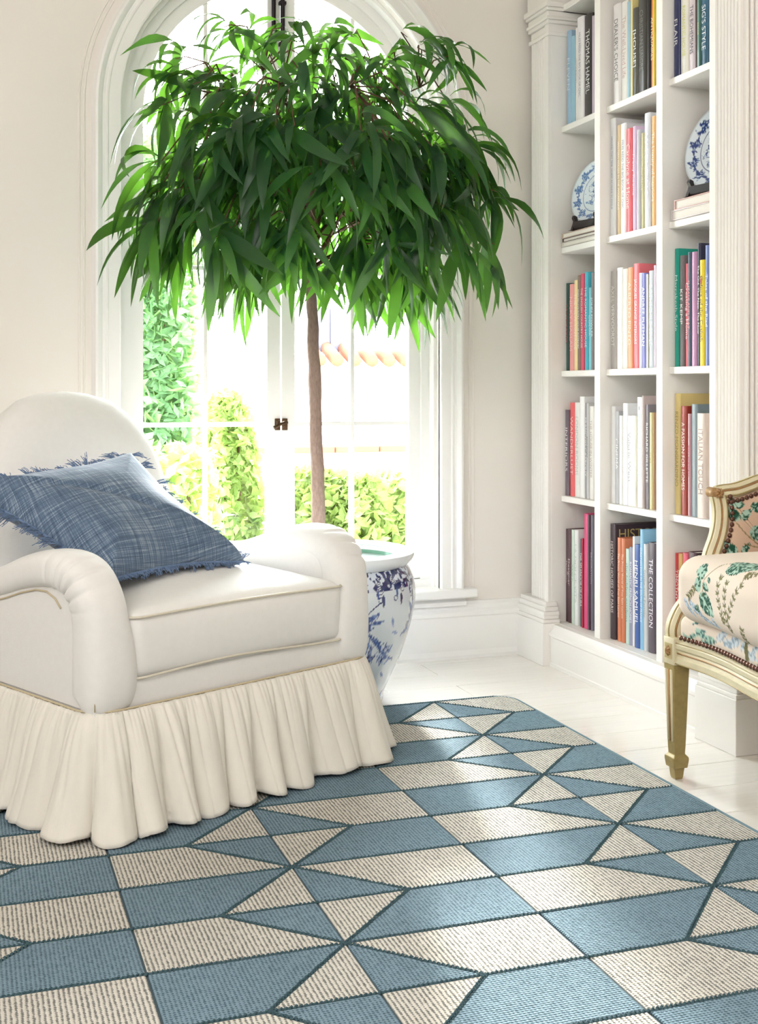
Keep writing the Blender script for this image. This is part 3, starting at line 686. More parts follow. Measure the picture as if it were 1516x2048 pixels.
def rc_outline(e=0):
    P = []
    for (cx, cy, a0) in ((RX1 - .07, RY1 - .07, 0), (RX0 + .07, RY1 - .07, 90), (RX0 + .07, RY0 + .07, 180), (RX1 - .07, RY0 + .07, 270)):
        for k in range(6):
            a = math.radians(a0 + 18 * k); P.append((cx + (.07 + e) * math.cos(a), cy + (.07 + e) * math.sin(a)))
    return P
MB().prism(rc_outline(), 2, .0004, .0075).obj('backing', M_RUGB, rug)
ys = [3.583, 3.388, 3.193, 3.005, 2.812, 2.622, 2.435, 2.250, 2.067, 1.877, 1.682, 1.495, 1.308, 1.125]
stars_x = [(-.07, -.45, .30), (.655, .30, 1.04), (1.43, 1.04, 1.695)]
segs = []
def inset(P, d):
    P = [Vector((a, b)) for a, b in P]; n = len(P); out = []
    ar = sum(P[i].x * P[(i + 1) % n].y - P[(i + 1) % n].x * P[i].y for i in range(n))
    if ar < 0: P = P[::-1]
    for i in range(n):
        a, b, c = P[i - 1], P[i], P[(i + 1) % n]; e1 = (b - a).normalized(); e2 = (c - b).normalized()
        n1 = Vector((-e1.y, e1.x)); n2 = Vector((-e2.y, e2.x)); bis = (n1 + n2); k = max(.35, bis.length_squared / 2)
        out.append(b + bis * (d / k / 1.0) * .5 * (2 / max(.7, bis.length_squared)) * k if False else b + bis * d / max(.35, 1 + n1.dot(n2)))
    return [(p.x, p.y) for p in out]
def clipc(p):
    # keep patches inside the rounded rug outline
    x, y = p; cx, cy = RX1 - .07, RY1 - .07
    if x > cx and y > cy:
        v = Vector((x - cx, y - cy))
        if v.length > .062: v = v.normalized() * .062
        return (cx + v.x, cy + v.y)
    return (min(x, RX1 - .006), min(y, RY1 - .008))
def patch(P, kind):
    Q = inset([p for p in P], .0024)
    if any(p[0] > RX1 - .02 and p[1] > RY1 - .03 for p in P):
        Q2 = []
        for i in range(len(Q)):
            a, b = Vector(Q[i]), Vector(Q[(i + 1) % len(Q)])
            for k in range(8): Q2.append(clipc(tuple(a.lerp(b, k / 8))))
        Q = Q2
    Qi = inset(Q, .003) if len(Q) < 8 else Q
    n = len(Q); V = [(x, y, .0072) for x, y in Q] + [(x, y, .0098) for x, y in Q] + [(x, y, .0112) for x, y in Qi]
    F = [(i, (i + 1) % n, n + (i + 1) % n, n + i) for i in range(n)] + [(n + i, n + (i + 1) % n, 2 * n + (i + 1) % n, 2 * n + i) for i in range(n)] + [tuple(range(2 * n, 3 * n))]
    mesh_obj('cream_patch' if kind else 'blue_patch', V, F, M_RC if kind else M_RB, rug)
for (xt, xl, xr) in stars_x:
    for k in range(0, len(ys), 2):
        y_s = ys[k]
        for side, xs in ((1, xr), (-1, xl)):
            xm = xt + side * .19
            if k > 0:
                yu = ys[k - 1]
                patch([(xt, yu), (xt, y_s), (xm, yu)], side > 0)
                patch([(xm, yu), (xs, yu), (xs, y_s), (xt, y_s)], side < 0)
                segs.append(((xm, yu), (xt, y_s)))
            if k + 1 < len(ys):
                yd = ys[k + 1]
                patch([(xt, y_s), (xt, yd), (xm, yd)], side < 0)
                patch([(xt, y_s), (xs, y_s), (xs, yd), (xm, yd)], side > 0)
                segs.append(((xt, y_s), (xm, yd)))
for (x0_, x1_, c_) in ((RX0 + .005, -.45, 0),):
    for k in range(len(ys) - 1):
        patch([(x0_, ys[k]), (x1_, ys[k]), (x1_, ys[k + 1]), (x0_, ys[k + 1])], (k % 2) == 0)
for y in ys: segs.append(((RX0 + .01, y), (RX1 - .008 if y < 3.5 else RX1 - .06, y)))
V = []; F = []
def beads(a, b, off=0, w=.0030, L=.0105):
    a = Vector(a); b = Vector(b); d = b - a; n = max(2, int(d.length / (L * .8))); t = d.normalized(); nn = Vector((-t.y, t.x))
    for rowi in (-1, 1):
        for i in range(n):
            c = a + t * ((i + .5 + .25 * rowi) * d.length / n) + nn * rowi * .0024 + nn * random.uniform(-.0008, .0008)
            ax = (t * math.cos(.5) + nn * math.sin(.5) * rowi); pn = Vector((-ax.y, ax.x)); l = L * .55; z = .0118 + random.uniform(-.0006, .0006); q = len(V)
            V.extend([(c.x + ax.x * l, c.y + ax.y * l, z - .002), (c.x + pn.x * w, c.y + pn.y * w, z - .001), (c.x - ax.x * l, c.y - ax.y * l, z - .002), (c.x - pn.x * w, c.y - pn.y * w, z - .001), (c.x, c.y, z + .0022), (c.x, c.y, z - .0045)])
            F.extend([(q, q + 1, q + 4), (q + 1, q + 2, q + 4), (q + 2, q + 3, q + 4), (q + 3, q, q + 4), (q + 1, q, q + 5), (q + 2, q + 1, q + 5), (q + 3, q + 2, q + 5), (q, q + 3, q + 5)])
for a, b in segs: beads(a, b)
o = mesh_obj('braided_seam', V, F, M_ROPE, rug, True); o['kind'] = 'stuff'
MB().tube([(x, y, .006) for x, y in rc_outline(-.001)], .0052, 8, closed=True).obj('bound_edge', mat('rug_edge', (120, 146, 158), .95, ('noise', 500, .8, .002), .2, scale=300), rug, True)

# ================================================================== PLANTER
PX, PY = 1.132, 3.775
pot = thing('planter', 'large blue and white porcelain fishbowl planter behind the armchair', 'planter', (PX, PY, 0))
prof = [(.170, 0), (.182, .004), (.184, .018), (.186, .03), (.205, .07), (.232, .13), (.258, .20), (.278, .27), (.288, .33), (.289, .365), (.283, .40), (.270, .43), (.256, .447)]
pr_ = []
for i in range(len(prof) - 1):
    for k in range(11):
        t_ = k / 11; p0 = prof[max(0, i - 1)]; p1 = prof[i]; p2 = prof[i + 1]; p3 = prof[min(len(prof) - 1, i + 2)]
        pr_.append(tuple(.5 * ((2 * p1[q]) + (-p0[q] + p2[q]) * t_ + (2 * p0[q] - 5 * p1[q] + 4 * p2[q] - p3[q]) * t_ ** 2 + (-p0[q] + 3 * p1[q] - 3 * p2[q] + p3[q]) * t_ ** 3) for q in (0, 1)))
pr_.append(prof[-1])
na = 560; k_ = len(pr_)
ang = np.arange(na) * 2 * PI / na
V = [(r * math.cos(a), r * math.sin(a), z) for (r, z) in pr_ for a in ang]
F = [(i * na + j, i * na + (j + 1) % na, (i + 1) * na + (j + 1) % na, (i + 1) * na + j) for i in range(k_ - 1) for j in range(na)] + [tuple(range(na))[::-1]]
body = mesh_obj('body', V, F, mat('painted_glaze', None, .08, attr='paint', coat=.7), pot, True)
uv = np.array([(a * .28, z) for (r, z) in pr_ for a in ang]); col = np.tile(C3((222, 230, 238)), (len(uv), 1))
rnd = random.Random(5); DB, MBL, LB = (34, 44, 104), (62, 84, 150), (120, 142, 196)
Lc = 2 * PI * .28
m = (uv[:, 1] > .385); col[m] = np.where((noise2(uv[m], 110, 3) > .42)[:, None], C3(DB), C3((214, 222, 236)))
def scroll(x, y, s, sg):
    P, _ = curve_pts(x, y, -PI / 2, s * 2.6, sg * 5.2, 14); p_line(uv, col, P, .0034, (226, 232, 240)); p_line(uv, col, P, .0014, DB); p_disc(uv, col, P[-1][0], P[-1][1], .004, DB)
for i in range(22):
    x = (i + .5) * Lc / 22
    scroll(x, .415, .016, 1 if i % 2 else -1); scroll(x + .02, .385, .02, -1 if i % 2 else 1); scroll(x, .36, .016, 1 if i % 2 else -1)
    p_leaf(uv, col, x + .02, .375, -PI / 2, .04, .012, DB); p_leaf(uv, col, x, .39, -PI / 2, .03, .010, MBL)
def flower(x, y, s):
    for k in range(30):
        a = rnd.random() * 2 * PI; r = s * rnd.random() ** .6 * .55
        p_leaf(uv, col, x + r * math.cos(a) * .5, y + r * math.sin(a) * .5, a + rnd.uniform(-.3, .3), s * .55, s * .22, rnd.choice((MBL, MBL, LB, DB)), (206, 216, 236), 160, .66)
for i in range(7):
    x = (i + .35) * Lc / 7; 
    P, e = curve_pts(x, .31, -1.2, .24, .9 if i % 2 else -.5, 14); p_line(uv, col, P, .0032, MBL)
    flower(x, .27, .062); flower(P[10][0], P[10][1], .05)
    for q in range(9):
        a = rnd.uniform(-2.9, .3); pq = P[rnd.randrange(2, 12)]
        P2, e2 = curve_pts(pq[0], pq[1], a, rnd.uniform(.05, .10), rnd.uniform(-1, 1), 6); p_line(uv, col, P2, .0012, MBL)
        p_leaf(uv, col, P2[2][0], P2[2][1], a, .055, .015, rnd.choice((DB, MBL)), LB, 150, .6)
    P2, _ = curve_pts(x, .29, 1.2, .10, -.8, 6); p_line(uv, col, P2, .002, DB)
    for q in range(4): p_leaf(uv, col, x, .29, 1.57 + rnd.uniform(-1.2, 1.2), .07, .018, MBL, LB, 150, .6)
    for q in range(5): p_leaf(uv, col, x + .13 + rnd.uniform(-.03, .03), .30 - q * .045, rnd.uniform(-3, 0), .035, .010, LB)
    flower(x + .13, .05, .03)
for x in np.arange(0, Lc, .06): p_leaf(uv, col, x, .02, PI / 2, .028, .03, LB, (222, 230, 238), 140, .5)
color_attr(body, np.clip(col, 0, 1))
autosmooth(MB().lathe([(.24, .440), (.258, .442), (.268, .448), (.280, .462), (.285, .474), (.284, .483), (.272, .489), (.245, .488), (.232, .482), (.230, .470), (.240, .45)], n=96).obj('rim', M_GLAZE, pot), 50)
q = MB(); n_ = 96; pi_ = [(.231, .478), (.236, .45), (.252, .42), (.262, .40)]
V = [(r * math.cos(2 * PI * j / n_), r * math.sin(2 * PI * j / n_), z) for r, z in pi_ for j in range(n_)]
F = [((i + 1) * n_ + j, (i + 1) * n_ + (j + 1) % n_, i * n_ + (j + 1) % n_, i * n_ + j) for i in range(3) for j in range(n_)]
mesh_obj('inner_wall', V, F, M_CELADON, pot, True)['label'] = 'pale green glazed inside'
MB().lathe([(.05, .33), (.262, .33), (.262, .40), (.15, .408), (.02, .412)], n=48).obj('soil', M_SOIL, pot, True)

# ================================================================== FICUS TREE
tree = thing('ficus_tree', 'tall ficus tree with drooping narrow leaves growing from the blue and white planter', 'tree', (PX, PY, .405))
TB = Vector((PX - .028, PY, .405)); toL = Vector((PX, PY, .405))
tp = [TB, TB + Vector((-.004, 0, .3)), TB + Vector((-.012, 0, .55)), TB + Vector((-.020, 0, .8)), TB + Vector((-.035, -.01, 1.0)), TB + Vector((-.03, 0, 1.2)), TB + Vector((-.02, 0, 1.38))]
tp2 = []
for a, b in zip(tp[:-1], tp[1:]):
    for k in range(6): tp2.append(a.lerp(b, k / 6) + Vector((random.uniform(-.002, .002), random.uniform(-.002, .002), 0)))
tp2.append(tp[-1])
rs = [.0235 - .010 * min(1, i / len(tp2)) + random.uniform(-.0008, .0008) for i in range(len(tp2))]
rs[0] = .028; rs[1] = .0255
for i in (13, 14): rs[i] += .002
MB().tube([p - toL for p in tp2], rs, 14).obj('trunk', M_BARK, tree, True)
fork = TB + Vector((-.035, 0, .96)); CC = Vector((fork.x + .01, PY - .10, 1.62))
rt = random.Random(11)
clusters = []; tw = MB()
branches = []
for i in range(15):
    a = 2 * PI * i / 15 + rt.uniform(-.15, .15); z0 = fork.z + .03 * i * .9 + rt.uniform(0, .06)
    el = rt.uniform(.35, 1.1); L = rt.uniform(.34, .50)
    d = Vector((math.cos(a) * math.cos(el), math.sin(a) * math.cos(el) * .8, math.sin(el)))
    P = [Vector((TB.x - .033, TB.y, z0))]
    for k in range(6):
        d = (d + Vector((rt.uniform(-.2, .2), rt.uniform(-.2, .2), rt.uniform(-.12, .05)))).normalized(); P.append(P[-1] + d * L / 6)
    for p in P: p.y = min(p.y, 4.10)
    MB().tube([p - toL for p in P], [.0085 - .0011 * k for k in range(7)], 7).obj('branch', M_TWIG, tree, True); branches.append(P)
AX = Vector((.52, .40, .50))
tries = 0
while len(clusters) < 180 and tries < 4000:
    tries += 1
    a = rt.uniform(0, 2 * PI); sz = rt.uniform(-.42, 1.0); rr_ = max(0, 1 - max(0, sz) ** 2.6) ** .5 if sz > 0 else 1 + .10 * sz
    r = rt.uniform(.55, 1.0) if len(clusters) % 4 else rt.uniform(.3, .7)
    p = CC + Vector((math.cos(a) * rr_ * r * AX.x, math.sin(a) * rr_ * r * AX.y, sz * AX.z * (r if sz > 0 else 1) + (0 if sz < 0 else 0)))
    if p.y > 4.03: continue
    if p.y > PY + .14 and rt.random() < .5: continue
    if any((p - c).length < .055 for c, _ in clusters): continue
    clusters.append((p, a))
for (du, dz, az) in ((-.52, .06, PI + .1), (-.53, -.12, PI), (-.50, .24, PI - .2), (.52, .22, .1), (.54, .04, -.2), (.53, -.13, 0), (.40, .46, .2), (.36, .50, -.5), (-.42, .42, PI), (-.3, .5, 2.8), (-.12, .53, PI / 2),
                     (.02, .55, 1.0), (.12, .54, 2.0), (.24, .52, .6), (-.46, .34, PI + .3), (.47, .36, .0), (-.22, .50, PI + .6), (.30, .48, 0.)):
    clusters.append((CC + Vector((du, rt.uniform(-.15, .1), dz)), az))
for (p, a) in clusters:
    bb = min(branches, key=lambda P: min((q - p).length for q in P)); q = min(bb[2:], key=lambda z: (z - p).length)
    mid = (q + p) / 2 + Vector((0, 0, .03 + .05 * rt.random())); tw.tube([q - toL, mid - toL, p - toL, p - toL + Vector((math.cos(a) * .03, math.sin(a) * .02, -.01))], [.0032, .0026, .002, .0012], 5)
o = tw.obj('twigs', M_TWIG, tree, True); o['kind'] = 'stuff'
# leaf mesh variants: start pitch and total droop
def leaf_mesh(p0, B, fold=.16, wave=.0, segs_=9):
    V = []; F = []; x = z = 0; pit = p0
    # petiole then blade
    for i in range(segs_ + 1):
        t = i / segs_; u = max(0, (t - .06) / .94)
        wdt = .072 * (math.sin(PI * min(1, u ** .80)) ** .9 if 0 < u < 1 else 0) + (.004 if u <= 0 else 0)
        if u >= 1: wdt = .0008
        nx, nz = -math.sin(pit), math.cos(pit)
        sg = math.sin(t * 9) * wave
        V += [(x + nx * wdt * fold, wdt, z + nz * wdt * fold + sg * wdt), (x, 0, z), (x + nx * wdt * fold, -wdt, z + nz * wdt * fold - sg * wdt)]
        x += math.cos(pit) / segs_; z += math.sin(pit) / segs_
        pit -= B / segs_ * (1.9 - 1.8 * t)
    for i in range(segs_):
        a = i * 3; F += [(a, a + 1, a + 4, a + 3), (a + 1, a + 2, a + 5, a + 4)]
    me = bpy.data.meshes.new('leaf'); me.from_pydata(V, [], F); me.materials.append(M_LEAF)
    me.polygons.foreach_set('use_smooth', [True] * len(me.polygons)); me.update(); return me
LM = [leaf_mesh(p0, B, f_, w_) for p0, B, f_, w_ in ((.7, 2.0, .18, .2), (.3, 1.7, .25, .1), (-.1, 1.3, .12, .3), (-.5, .9, .2, .15), (-.9, .55, .25, .1), (.9, 1.4, .15, .25), (-.2, 1.0, .3, .2), (-1.1, .3, .14, .25))]
LMp = [(np.array([v.co[:] for v in me.vertices]), [tuple(p.vertices) for p in me.polygons]) for me in LM]
leaves = []
for (p, a) in clusters:
    top = (p.z - CC.z) / AX.z; out = math.hypot(p.x - CC.x, p.y - CC.y)
    n = rt.randint(6, 10) if top < .45 else rt.randint(5, 8)
    for k in range(n):
        az = a + rt.gauss(0, .95); L = rt.uniform(.18, .30) * (1 if top < .5 else .85)
        if top > .55: v = rt.choice((0, 0, 1, 1, 2, 5, 2, 6))
        elif top > .0: v = rt.choice((1, 2, 3, 3, 4, 6, 0))
        else: v = rt.choice((3, 4, 4, 7, 7, 2))
        st = p + Vector((math.cos(az) * .008, math.sin(az) * .008, rt.uniform(-.03, .02)))
        leaves.append((st, az, rt.uniform(-.25, .2), rt.gauss(0, .45), L, v, rt.uniform(.75, 1.1)))
# sprays that reach beyond the dome, left, right and top
good = []
for lf in leaves:
    st, az, pt, rl, L, v, wd = lf
    Mx = Matrix.Translation(st - toL) @ Euler((rl, 0, 0)).to_matrix().to_4x4()
    Mx = Matrix.Translation(st - toL) @ Matrix.Rotation(az, 4, 'Z') @ Matrix.Rotation(-pt, 4, 'Y') @ Matrix.Rotation(rl, 4, 'X') @ Matrix.Diagonal((L, L * wd, L, 1))
    tip = Mx @ Vector(LMp[v][0][-2]) + toL
    if tip.y > 4.15 or st.y > 4.1: continue
    good.append((min(tip.y, st.y) + .25 * rt.random(), Mx, v))
good.sort(key=lambda q: q[0])
for (_, Mx, v) in good[:300]:
    o = bpy.data.objects.new('leaf', LM[v]); COL.objects.link(o); o.parent = tree; o.matrix_local = Mx
V = []; F = []
for (_, Mx, v) in good[300:]:
    pts, fc = LMp[v]; R3 = np.array(Mx.to_3x3()); T3 = np.array(Mx.translation); n = len(V)
    V += [tuple(x) for x in (pts @ R3.T + T3)]; F += [tuple(i + n for i in f) for f in fc]
o = mesh_obj('foliage', V, F, M_LEAF, tree, True); o['kind'] = 'stuff'
print('LEAVES', len(good))

# ================================================================== ARMCHAIR (local: x along the front, y to the back)
CRZ = math.radians(26); CORG = (.672, 2.9485, .0122)
def rbox(x0, x1, y0, y1, z0, z1, r, nx, ny, nz, crown=0, bulge=0, crown_front=None):
    V = []; F = []; key = {}
    c = ((x0 + x1) / 2, (y0 + y1) / 2, (z0 + z1) / 2); h = ((x1 - x0) / 2, (y1 - y0) / 2, (z1 - z0) / 2); N3 = (nx, ny, nz)
    def vid(i, j, k):
        kk = (i, j, k)
        if kk in key: return key[kk]
        u = (2 * i / nx - 1, 2 * j / ny - 1, 2 * k / nz - 1)
        # denser sampling near the edges
        u = tuple(math.sin(x * PI / 2) * .35 + x * .65 for x in u)
        p = [u[q] * h[q] for q in range(3)]; rr = min(r, min(h) * .999)
        cl = [max(-(h[q] - rr), min(h[q] - rr, p[q])) for q in range(3)]; d = [p[q] - cl[q] for q in range(3)]; L = math.sqrt(sum(x * x for x in d))
        if L > 1e-9: p = [cl[q] + d[q] / L * rr for q in range(3)]
        fx, fy, fz = (1 - min(1, abs(p[0] / h[0])) ** 2.2), (1 - min(1, abs(p[1] / h[1])) ** 2.2), p[2] / h[2]
        p[2] += crown * fx * fy * (1 if fz > 0 else -.3) * abs(fz)
        p[1] += bulge * fx * (1 - abs(fz) ** 2) * (p[1] / h[1] if abs(p[1] / h[1]) > .5 else 0)
        p[0] += bulge * fy * (1 - abs(fz) ** 2) * (p[0] / h[0] if abs(p[0] / h[0]) > .5 else 0)
        key[kk] = len(V); V.append((c[0] + p[0], c[1] + p[1], c[2] + p[2])); return key[kk]
    for i in range(nx):
        for j in range(ny):
            F.append((vid(i, j, 0), vid(i, j + 1, 0), vid(i + 1, j + 1, 0), vid(i + 1, j, 0))); F.append((vid(i, j, nz), vid(i + 1, j, nz), vid(i + 1, j + 1, nz), vid(i, j + 1, nz)))
    for i in range(nx):
        for k in range(nz):
            F.append((vid(i, 0, k), vid(i + 1, 0, k), vid(i + 1, 0, k + 1), vid(i, 0, k + 1))); F.append((vid(i, ny, k), vid(i, ny, k + 1), vid(i + 1, ny, k + 1), vid(i + 1, ny, k)))
    for j in range(ny):
        for k in range(nz):
            F.append((vid(0, j, k), vid(0, j, k + 1), vid(0, j + 1, k + 1), vid(0, j + 1, k))); F.append((vid(nx, j, k), vid(nx, j + 1, k), vid(nx, j + 1, k + 1), vid(nx, j, k + 1)))
    return V, F
ac = thing('armchair', 'white linen roll-arm armchair with a gathered cream skirt on the rug', 'armchair', CORG, CRZ)
mesh_obj('base', *rbox(-.431, .431, .002, 1.0, .235, .333, .018, 24, 24, 6), M_LINEN, ac, True)
MB().tube([(-.428, .004, .27), (-.428, .004, .335)], .0016, 6).obj('corner_seam', M_PIPE, ac, True)
# arms
AP = [(.060, .276, .046, .050, .384), (.050, .290, .060, .066, .377), (.046, .34, .062, .070, .375), (.046, .40, .060, .067, .378), (.048, .455, .055, .062, .384), (.056, .505, .051, .061, .390), (.082, .545, .048, .062, .394), (.118, .565, .047, .063, .396),
      (.17, .572, .046, .063, .397), (.24, .566, .045, .062, .397), (.32, .549, .043, .060, .396), (.40, .525, .041, .058, .395), (.48, .505, .040, .056, .394), (.58, .493, .040, .055, .394), (.72, .490, .040, .055, .394), (.92, .49, .04, .055, .394)]
def arm(s):
    # resample with catmull-rom
    P = []
    for i in range(len(AP) - 1):
        p0, p1, p2, p3 = AP[max(0, i - 1)], AP[i], AP[i + 1], AP[min(len(AP) - 1, i + 2)]
        for k in range(14):
            t = k / 14; P.append([.5 * (2 * b + (-a + c) * t + (2 * a - 5 * b + 4 * c - d) * t * t + (-a + 3 * b - 3 * c + d) * t ** 3) for a, b, c, d in zip(p0, p1, p2, p3)])
    P.append(list(AP[-1])); n = 44; V = []; F = []; K = len(P)
    for i, (y, z, bt, ax, cx) in enumerate(P):
        a = P[max(0, i - 1)]; b = P[min(K - 1, i + 1)]; ty, tz = b[0] - a[0], b[1] - a[1]; L = math.hypot(ty, tz); ty /= L; tz /= L
        ny, nz = -tz, ty                                  # normal: forward / up side
        pleat = math.exp(-((i / 14 - 6.5) / 1.25) ** 2)
        for j in range(n):
            an = 2 * PI * j / n; c_, s_ = math.cos(an), math.sin(an); e = 2 / 2.7
            xx = abs(c_) ** e * (1 if c_ > 0 else -1); yy_ = abs(s_) ** e * (1 if s_ > 0 else -1)
            # pleats radiate over the bend on the outer and top side
            w_ = -(1 - abs(math.sin((i / 14 * 4.6 + .7 * c_ + .3 * s_)))) ** 2.2
            pl_ = .036 * pleat * w_ * min(1, max(0, c_ * .8 + .5))
            V.append((s * (cx + ax * xx * (1 + pl_ * 8)), y + ny * (bt * yy_ * (1 + pl_ * 9)), z + nz * (bt * yy_ * (1 + pl_ * 9))))
    for i in range(K - 1):
        for j in range(n):
            f = (i * n + j, i * n + (j + 1) % n, (i + 1) * n + (j + 1) % n, (i + 1) * n + j); F.append(f if s > 0 else f[::-1])
    F += [tuple(range(n)), tuple(range((K - 1) * n, K * n))]
    o = mesh_obj('arm', V, F, M_LINEN, ac, True)
    q = MB().prism([(.045, .262), (.985, .262), (.985, .49), (.62, .49), (.45, .507), (.32, .545), (.2, .57), (.12, .56), (.08, .53), (.05, .46)], 0, s * .338, s * .4345)
    sp = q.obj('side_panel', M_LINEN, ac)
    bm = bmesh.new(); bm.from_mesh(sp.data); bmesh.ops.recalc_face_normals(bm, faces=bm.faces); bmesh.ops.bevel(bm, geom=bm.edges[:], offset=.008, segments=2, affect='EDGES'); bm.to_mesh(sp.data); bm.free(); autosmooth(sp, 50)
    pp = [(s * .437, y, z) for y, z in ((.98, .447), (.8, .449), (.6, .452), (.48, .462), (.40, .480), (.32, .503), (.25, .518), (.20, .520), (.16, .508), (.135, .488))]
    MB().tube(pp, .0021, 6).obj('piping', M_PIPE, o, True)
    return o
arm(1); arm(-1)
# back: arched, inflated, leaning
def back_outline():
    P = []
    for (x, z) in ((-.335, .30), (-.333, .45), (-.325, .58), (-.308, .68), (-.288, .77), (-.265, .835), (-.236, .886), (-.196, .930), (-.142, .966), (-.07, .986), (0, .992)): P.append((x, z))
    P += [(-x, z) for x, z in P[:-1][::-1]]; Q = []
    for i in range(len(P)):
        a = P[i]; b = P[(i + 1) % len(P)]; m_ = 4 if i < len(P) - 1 else 24
        for k in range(m_): Q.append((a[0] + (b[0] - a[0]) * k / m_, a[1] + (b[1] - a[1]) * k / m_))
    return Q
V, F = inflate(back_outline(), .105, (0, .62), 16, 5.0, 2.4)
V = [(x, .745 + .26 * (y - .5) - z * 1.0, y) for x, y, z in V]
o = mesh_obj('backrest', V, F, M_LINEN, ac, True); autosmooth(o, 80)
# seat cushion with piping
V, F = rbox(-.332, .338, -.002, .66, .322, .480, .03, 36, 36, 14, .058, .012)
V = [(x, y, z - .014 * (1 - min(1, abs(x) / .34) ** 2) * 0 + .012 * max(0, -x / .34) * (1 if z < .4 else 0) * (1 - min(1, y / .3)) * 0) for x, y, z in V]
cu = mesh_obj('seat_cushion', V, F, M_LINEN, ac, True)
for z in (.333, .470):
    x0, x1, y0, y1 = -.332, .338, -.0045, .655
    P = []
    for (cx, cy, a0) in ((x1 - .03, y0 + .03, -90), (x1 - .03, y1 - .03, 0), (x0 + .03, y1 - .03, 90), (x0 + .03, y0 + .03, 180)):
        for k in range(5): a = math.radians(a0 + 22.5 * k); P.append((cx + .031 * math.cos(a), cy + .031 * math.sin(a)))
    Q = []
    for i in range(len(P)):
        a, b = Vector(P[i]), Vector(P[(i + 1) % len(P)]); n = max(1, int((b - a).length / .04))
        for k in range(n): Q.append(a.lerp(b, k / n))
    MB().tube([(p.x, p.y, z + (.006 * math.sin(p.x * 9 + 2) if z < .4 else .004 * math.cos(p.x * 6))) for p in Q], .0032, 8, closed=True).obj('piping', M_PIPE2, cu, True)
# gathered skirt
def skirt():
    x0, x1, y0, y1, r = -.437, .437, -.006, 1.006, .07; S_ = []; 
    def add(x, y, nx, ny): S_.append((x, y, nx, ny))
    n1 = 300
    for k in range(n1): add(x0 + r + (x1 - x0 - 2 * r) * k / n1, y0, 0, -1)
    for k in range(44): a = -PI / 2 + PI / 2 * k / 44; add(x1 - r + r * math.cos(a), y0 + r + r * math.sin(a), math.cos(a), math.sin(a))
    for k in range(n1): add(x1, y0 + r + (y1 - y0 - 2 * r) * k / n1, 1, 0)
    for k in range(20): a = PI / 2 * k / 20; add(x1 - r + r * math.cos(a), y1 - r + r * math.sin(a), math.cos(a), math.sin(a))
    for k in range(120): add(x1 - r - (x1 - x0 - 2 * r) * k / 120, y1, 0, 1)
    for k in range(20): a = PI / 2 + PI / 2 * k / 20; add(x0 + r + r * math.cos(a), y1 - r + r * math.sin(a), math.cos(a), math.sin(a))
    for k in range(n1): add(x0, y1 - r - (y1 - y0 - 2 * r) * k / n1, -1, 0)
    for k in range(44): a = PI + PI / 2 * k / 44; add(x0 + r + r * math.cos(a), y0 + r + r * math.sin(a), math.cos(a), math.sin(a))
    n = len(S_); s = [0]
    for i in range(1, n + 1): s.append(s[-1] + math.hypot(S_[i % n][0] - S_[i - 1][0], S_[i % n][1] - S_[i - 1][1]) + (.0035 if abs(S_[i - 1][2]) * abs(S_[i - 1][3]) > .01 else 0))
    T = s[-1]; rk = random.Random(4)
    def cuts(a, b):
        c = [0]
        while c[-1] < T: c.append(c[-1] + rk.uniform(a, b))
        f = T / c[-1]; return [x * f for x in c]
    big = cuts(.07, .17); amp = [rk.uniform(.75, 1.25) for _ in big]; sk = [rk.uniform(-.25, .25) for _ in big]; dr = [rk.uniform(-.012, .012) for _ in big]
    med = cuts(.022, .055); ma = [rk.uniform(.3, 1) for _ in med]; sm = cuts(.009, .02); sa = [rk.uniform(.5, 1) for _ in sm]
    def lobe(cu_, am, x, skew=None):
        x %= T; lo, hi = 0, len(cu_) - 1
        while hi - lo > 1:
            m_ = (lo + hi) // 2
            if cu_[m_] <= x: lo = m_
            else: hi = m_
        t = (x - cu_[lo]) / (cu_[lo + 1] - cu_[lo]); 
        if skew: t = t ** (1 + skew[lo]) if skew[lo] > 0 else 1 - (1 - t) ** (1 - skew[lo])
        return am[lo] * max(0, 1 - (2 * t - 1) ** 2) ** .55, lo
    R = 26; V = []; F = []
    ztop, zbot = .270, .004
    for k in range(R + 1):
        t = k / R
        for i in range(n):
            x, y, nx, ny = S_[i]; si = s[i]
            A, lo = lobe(big, amp, si + .012 * t, sk); B_, _ = lobe(med, ma, si - .01 * t); C_, _ = lobe(sm, sa, si)
            g = .006 * (C_) * math.exp(-t * 5) + .010 * B_ * (math.exp(-((t - .28) / .30) ** 2)) + .052 * (A - .4) * t ** .75 + .006 * B_ * t
            out = .004 + .012 * (1 - math.exp(-t * 8)) + (.058 + .020 * math.exp(-((min(si, T - si) - .02) / .10) ** 2)) * t ** 1.3 + g
            z = ztop + (zbot - ztop) * t + (.006 * math.sin(si * 23) + .004 * math.sin(si * 61)) * t * .8 + .004 * t - .004 * (1 - t)
            tx, ty_ = -ny, nx
            shf = dr[lo] * t
            V.append((x + nx * out + tx * shf, y + ny * out + ty_ * shf, max(z, .0015)))
    for k in range(R):
        for i in range(n): F.append((k * n + i, (k + 1) * n + i, (k + 1) * n + (i + 1) % n, k * n + (i + 1) % n))
    o = mesh_obj('skirt', V, F, M_SKIRT, ac, True)
    so = o.modifiers.new('thickness', 'SOLIDIFY'); so.thickness = .0022; so.offset = -1
    W = [(x + nx * .004, y + ny * .0035, .2665) for (x, y, nx, ny) in S_[::6]]
    MB().tube(W, .0031, 8, closed=True).obj('piping', M_PIPE, o, True)
skirt()

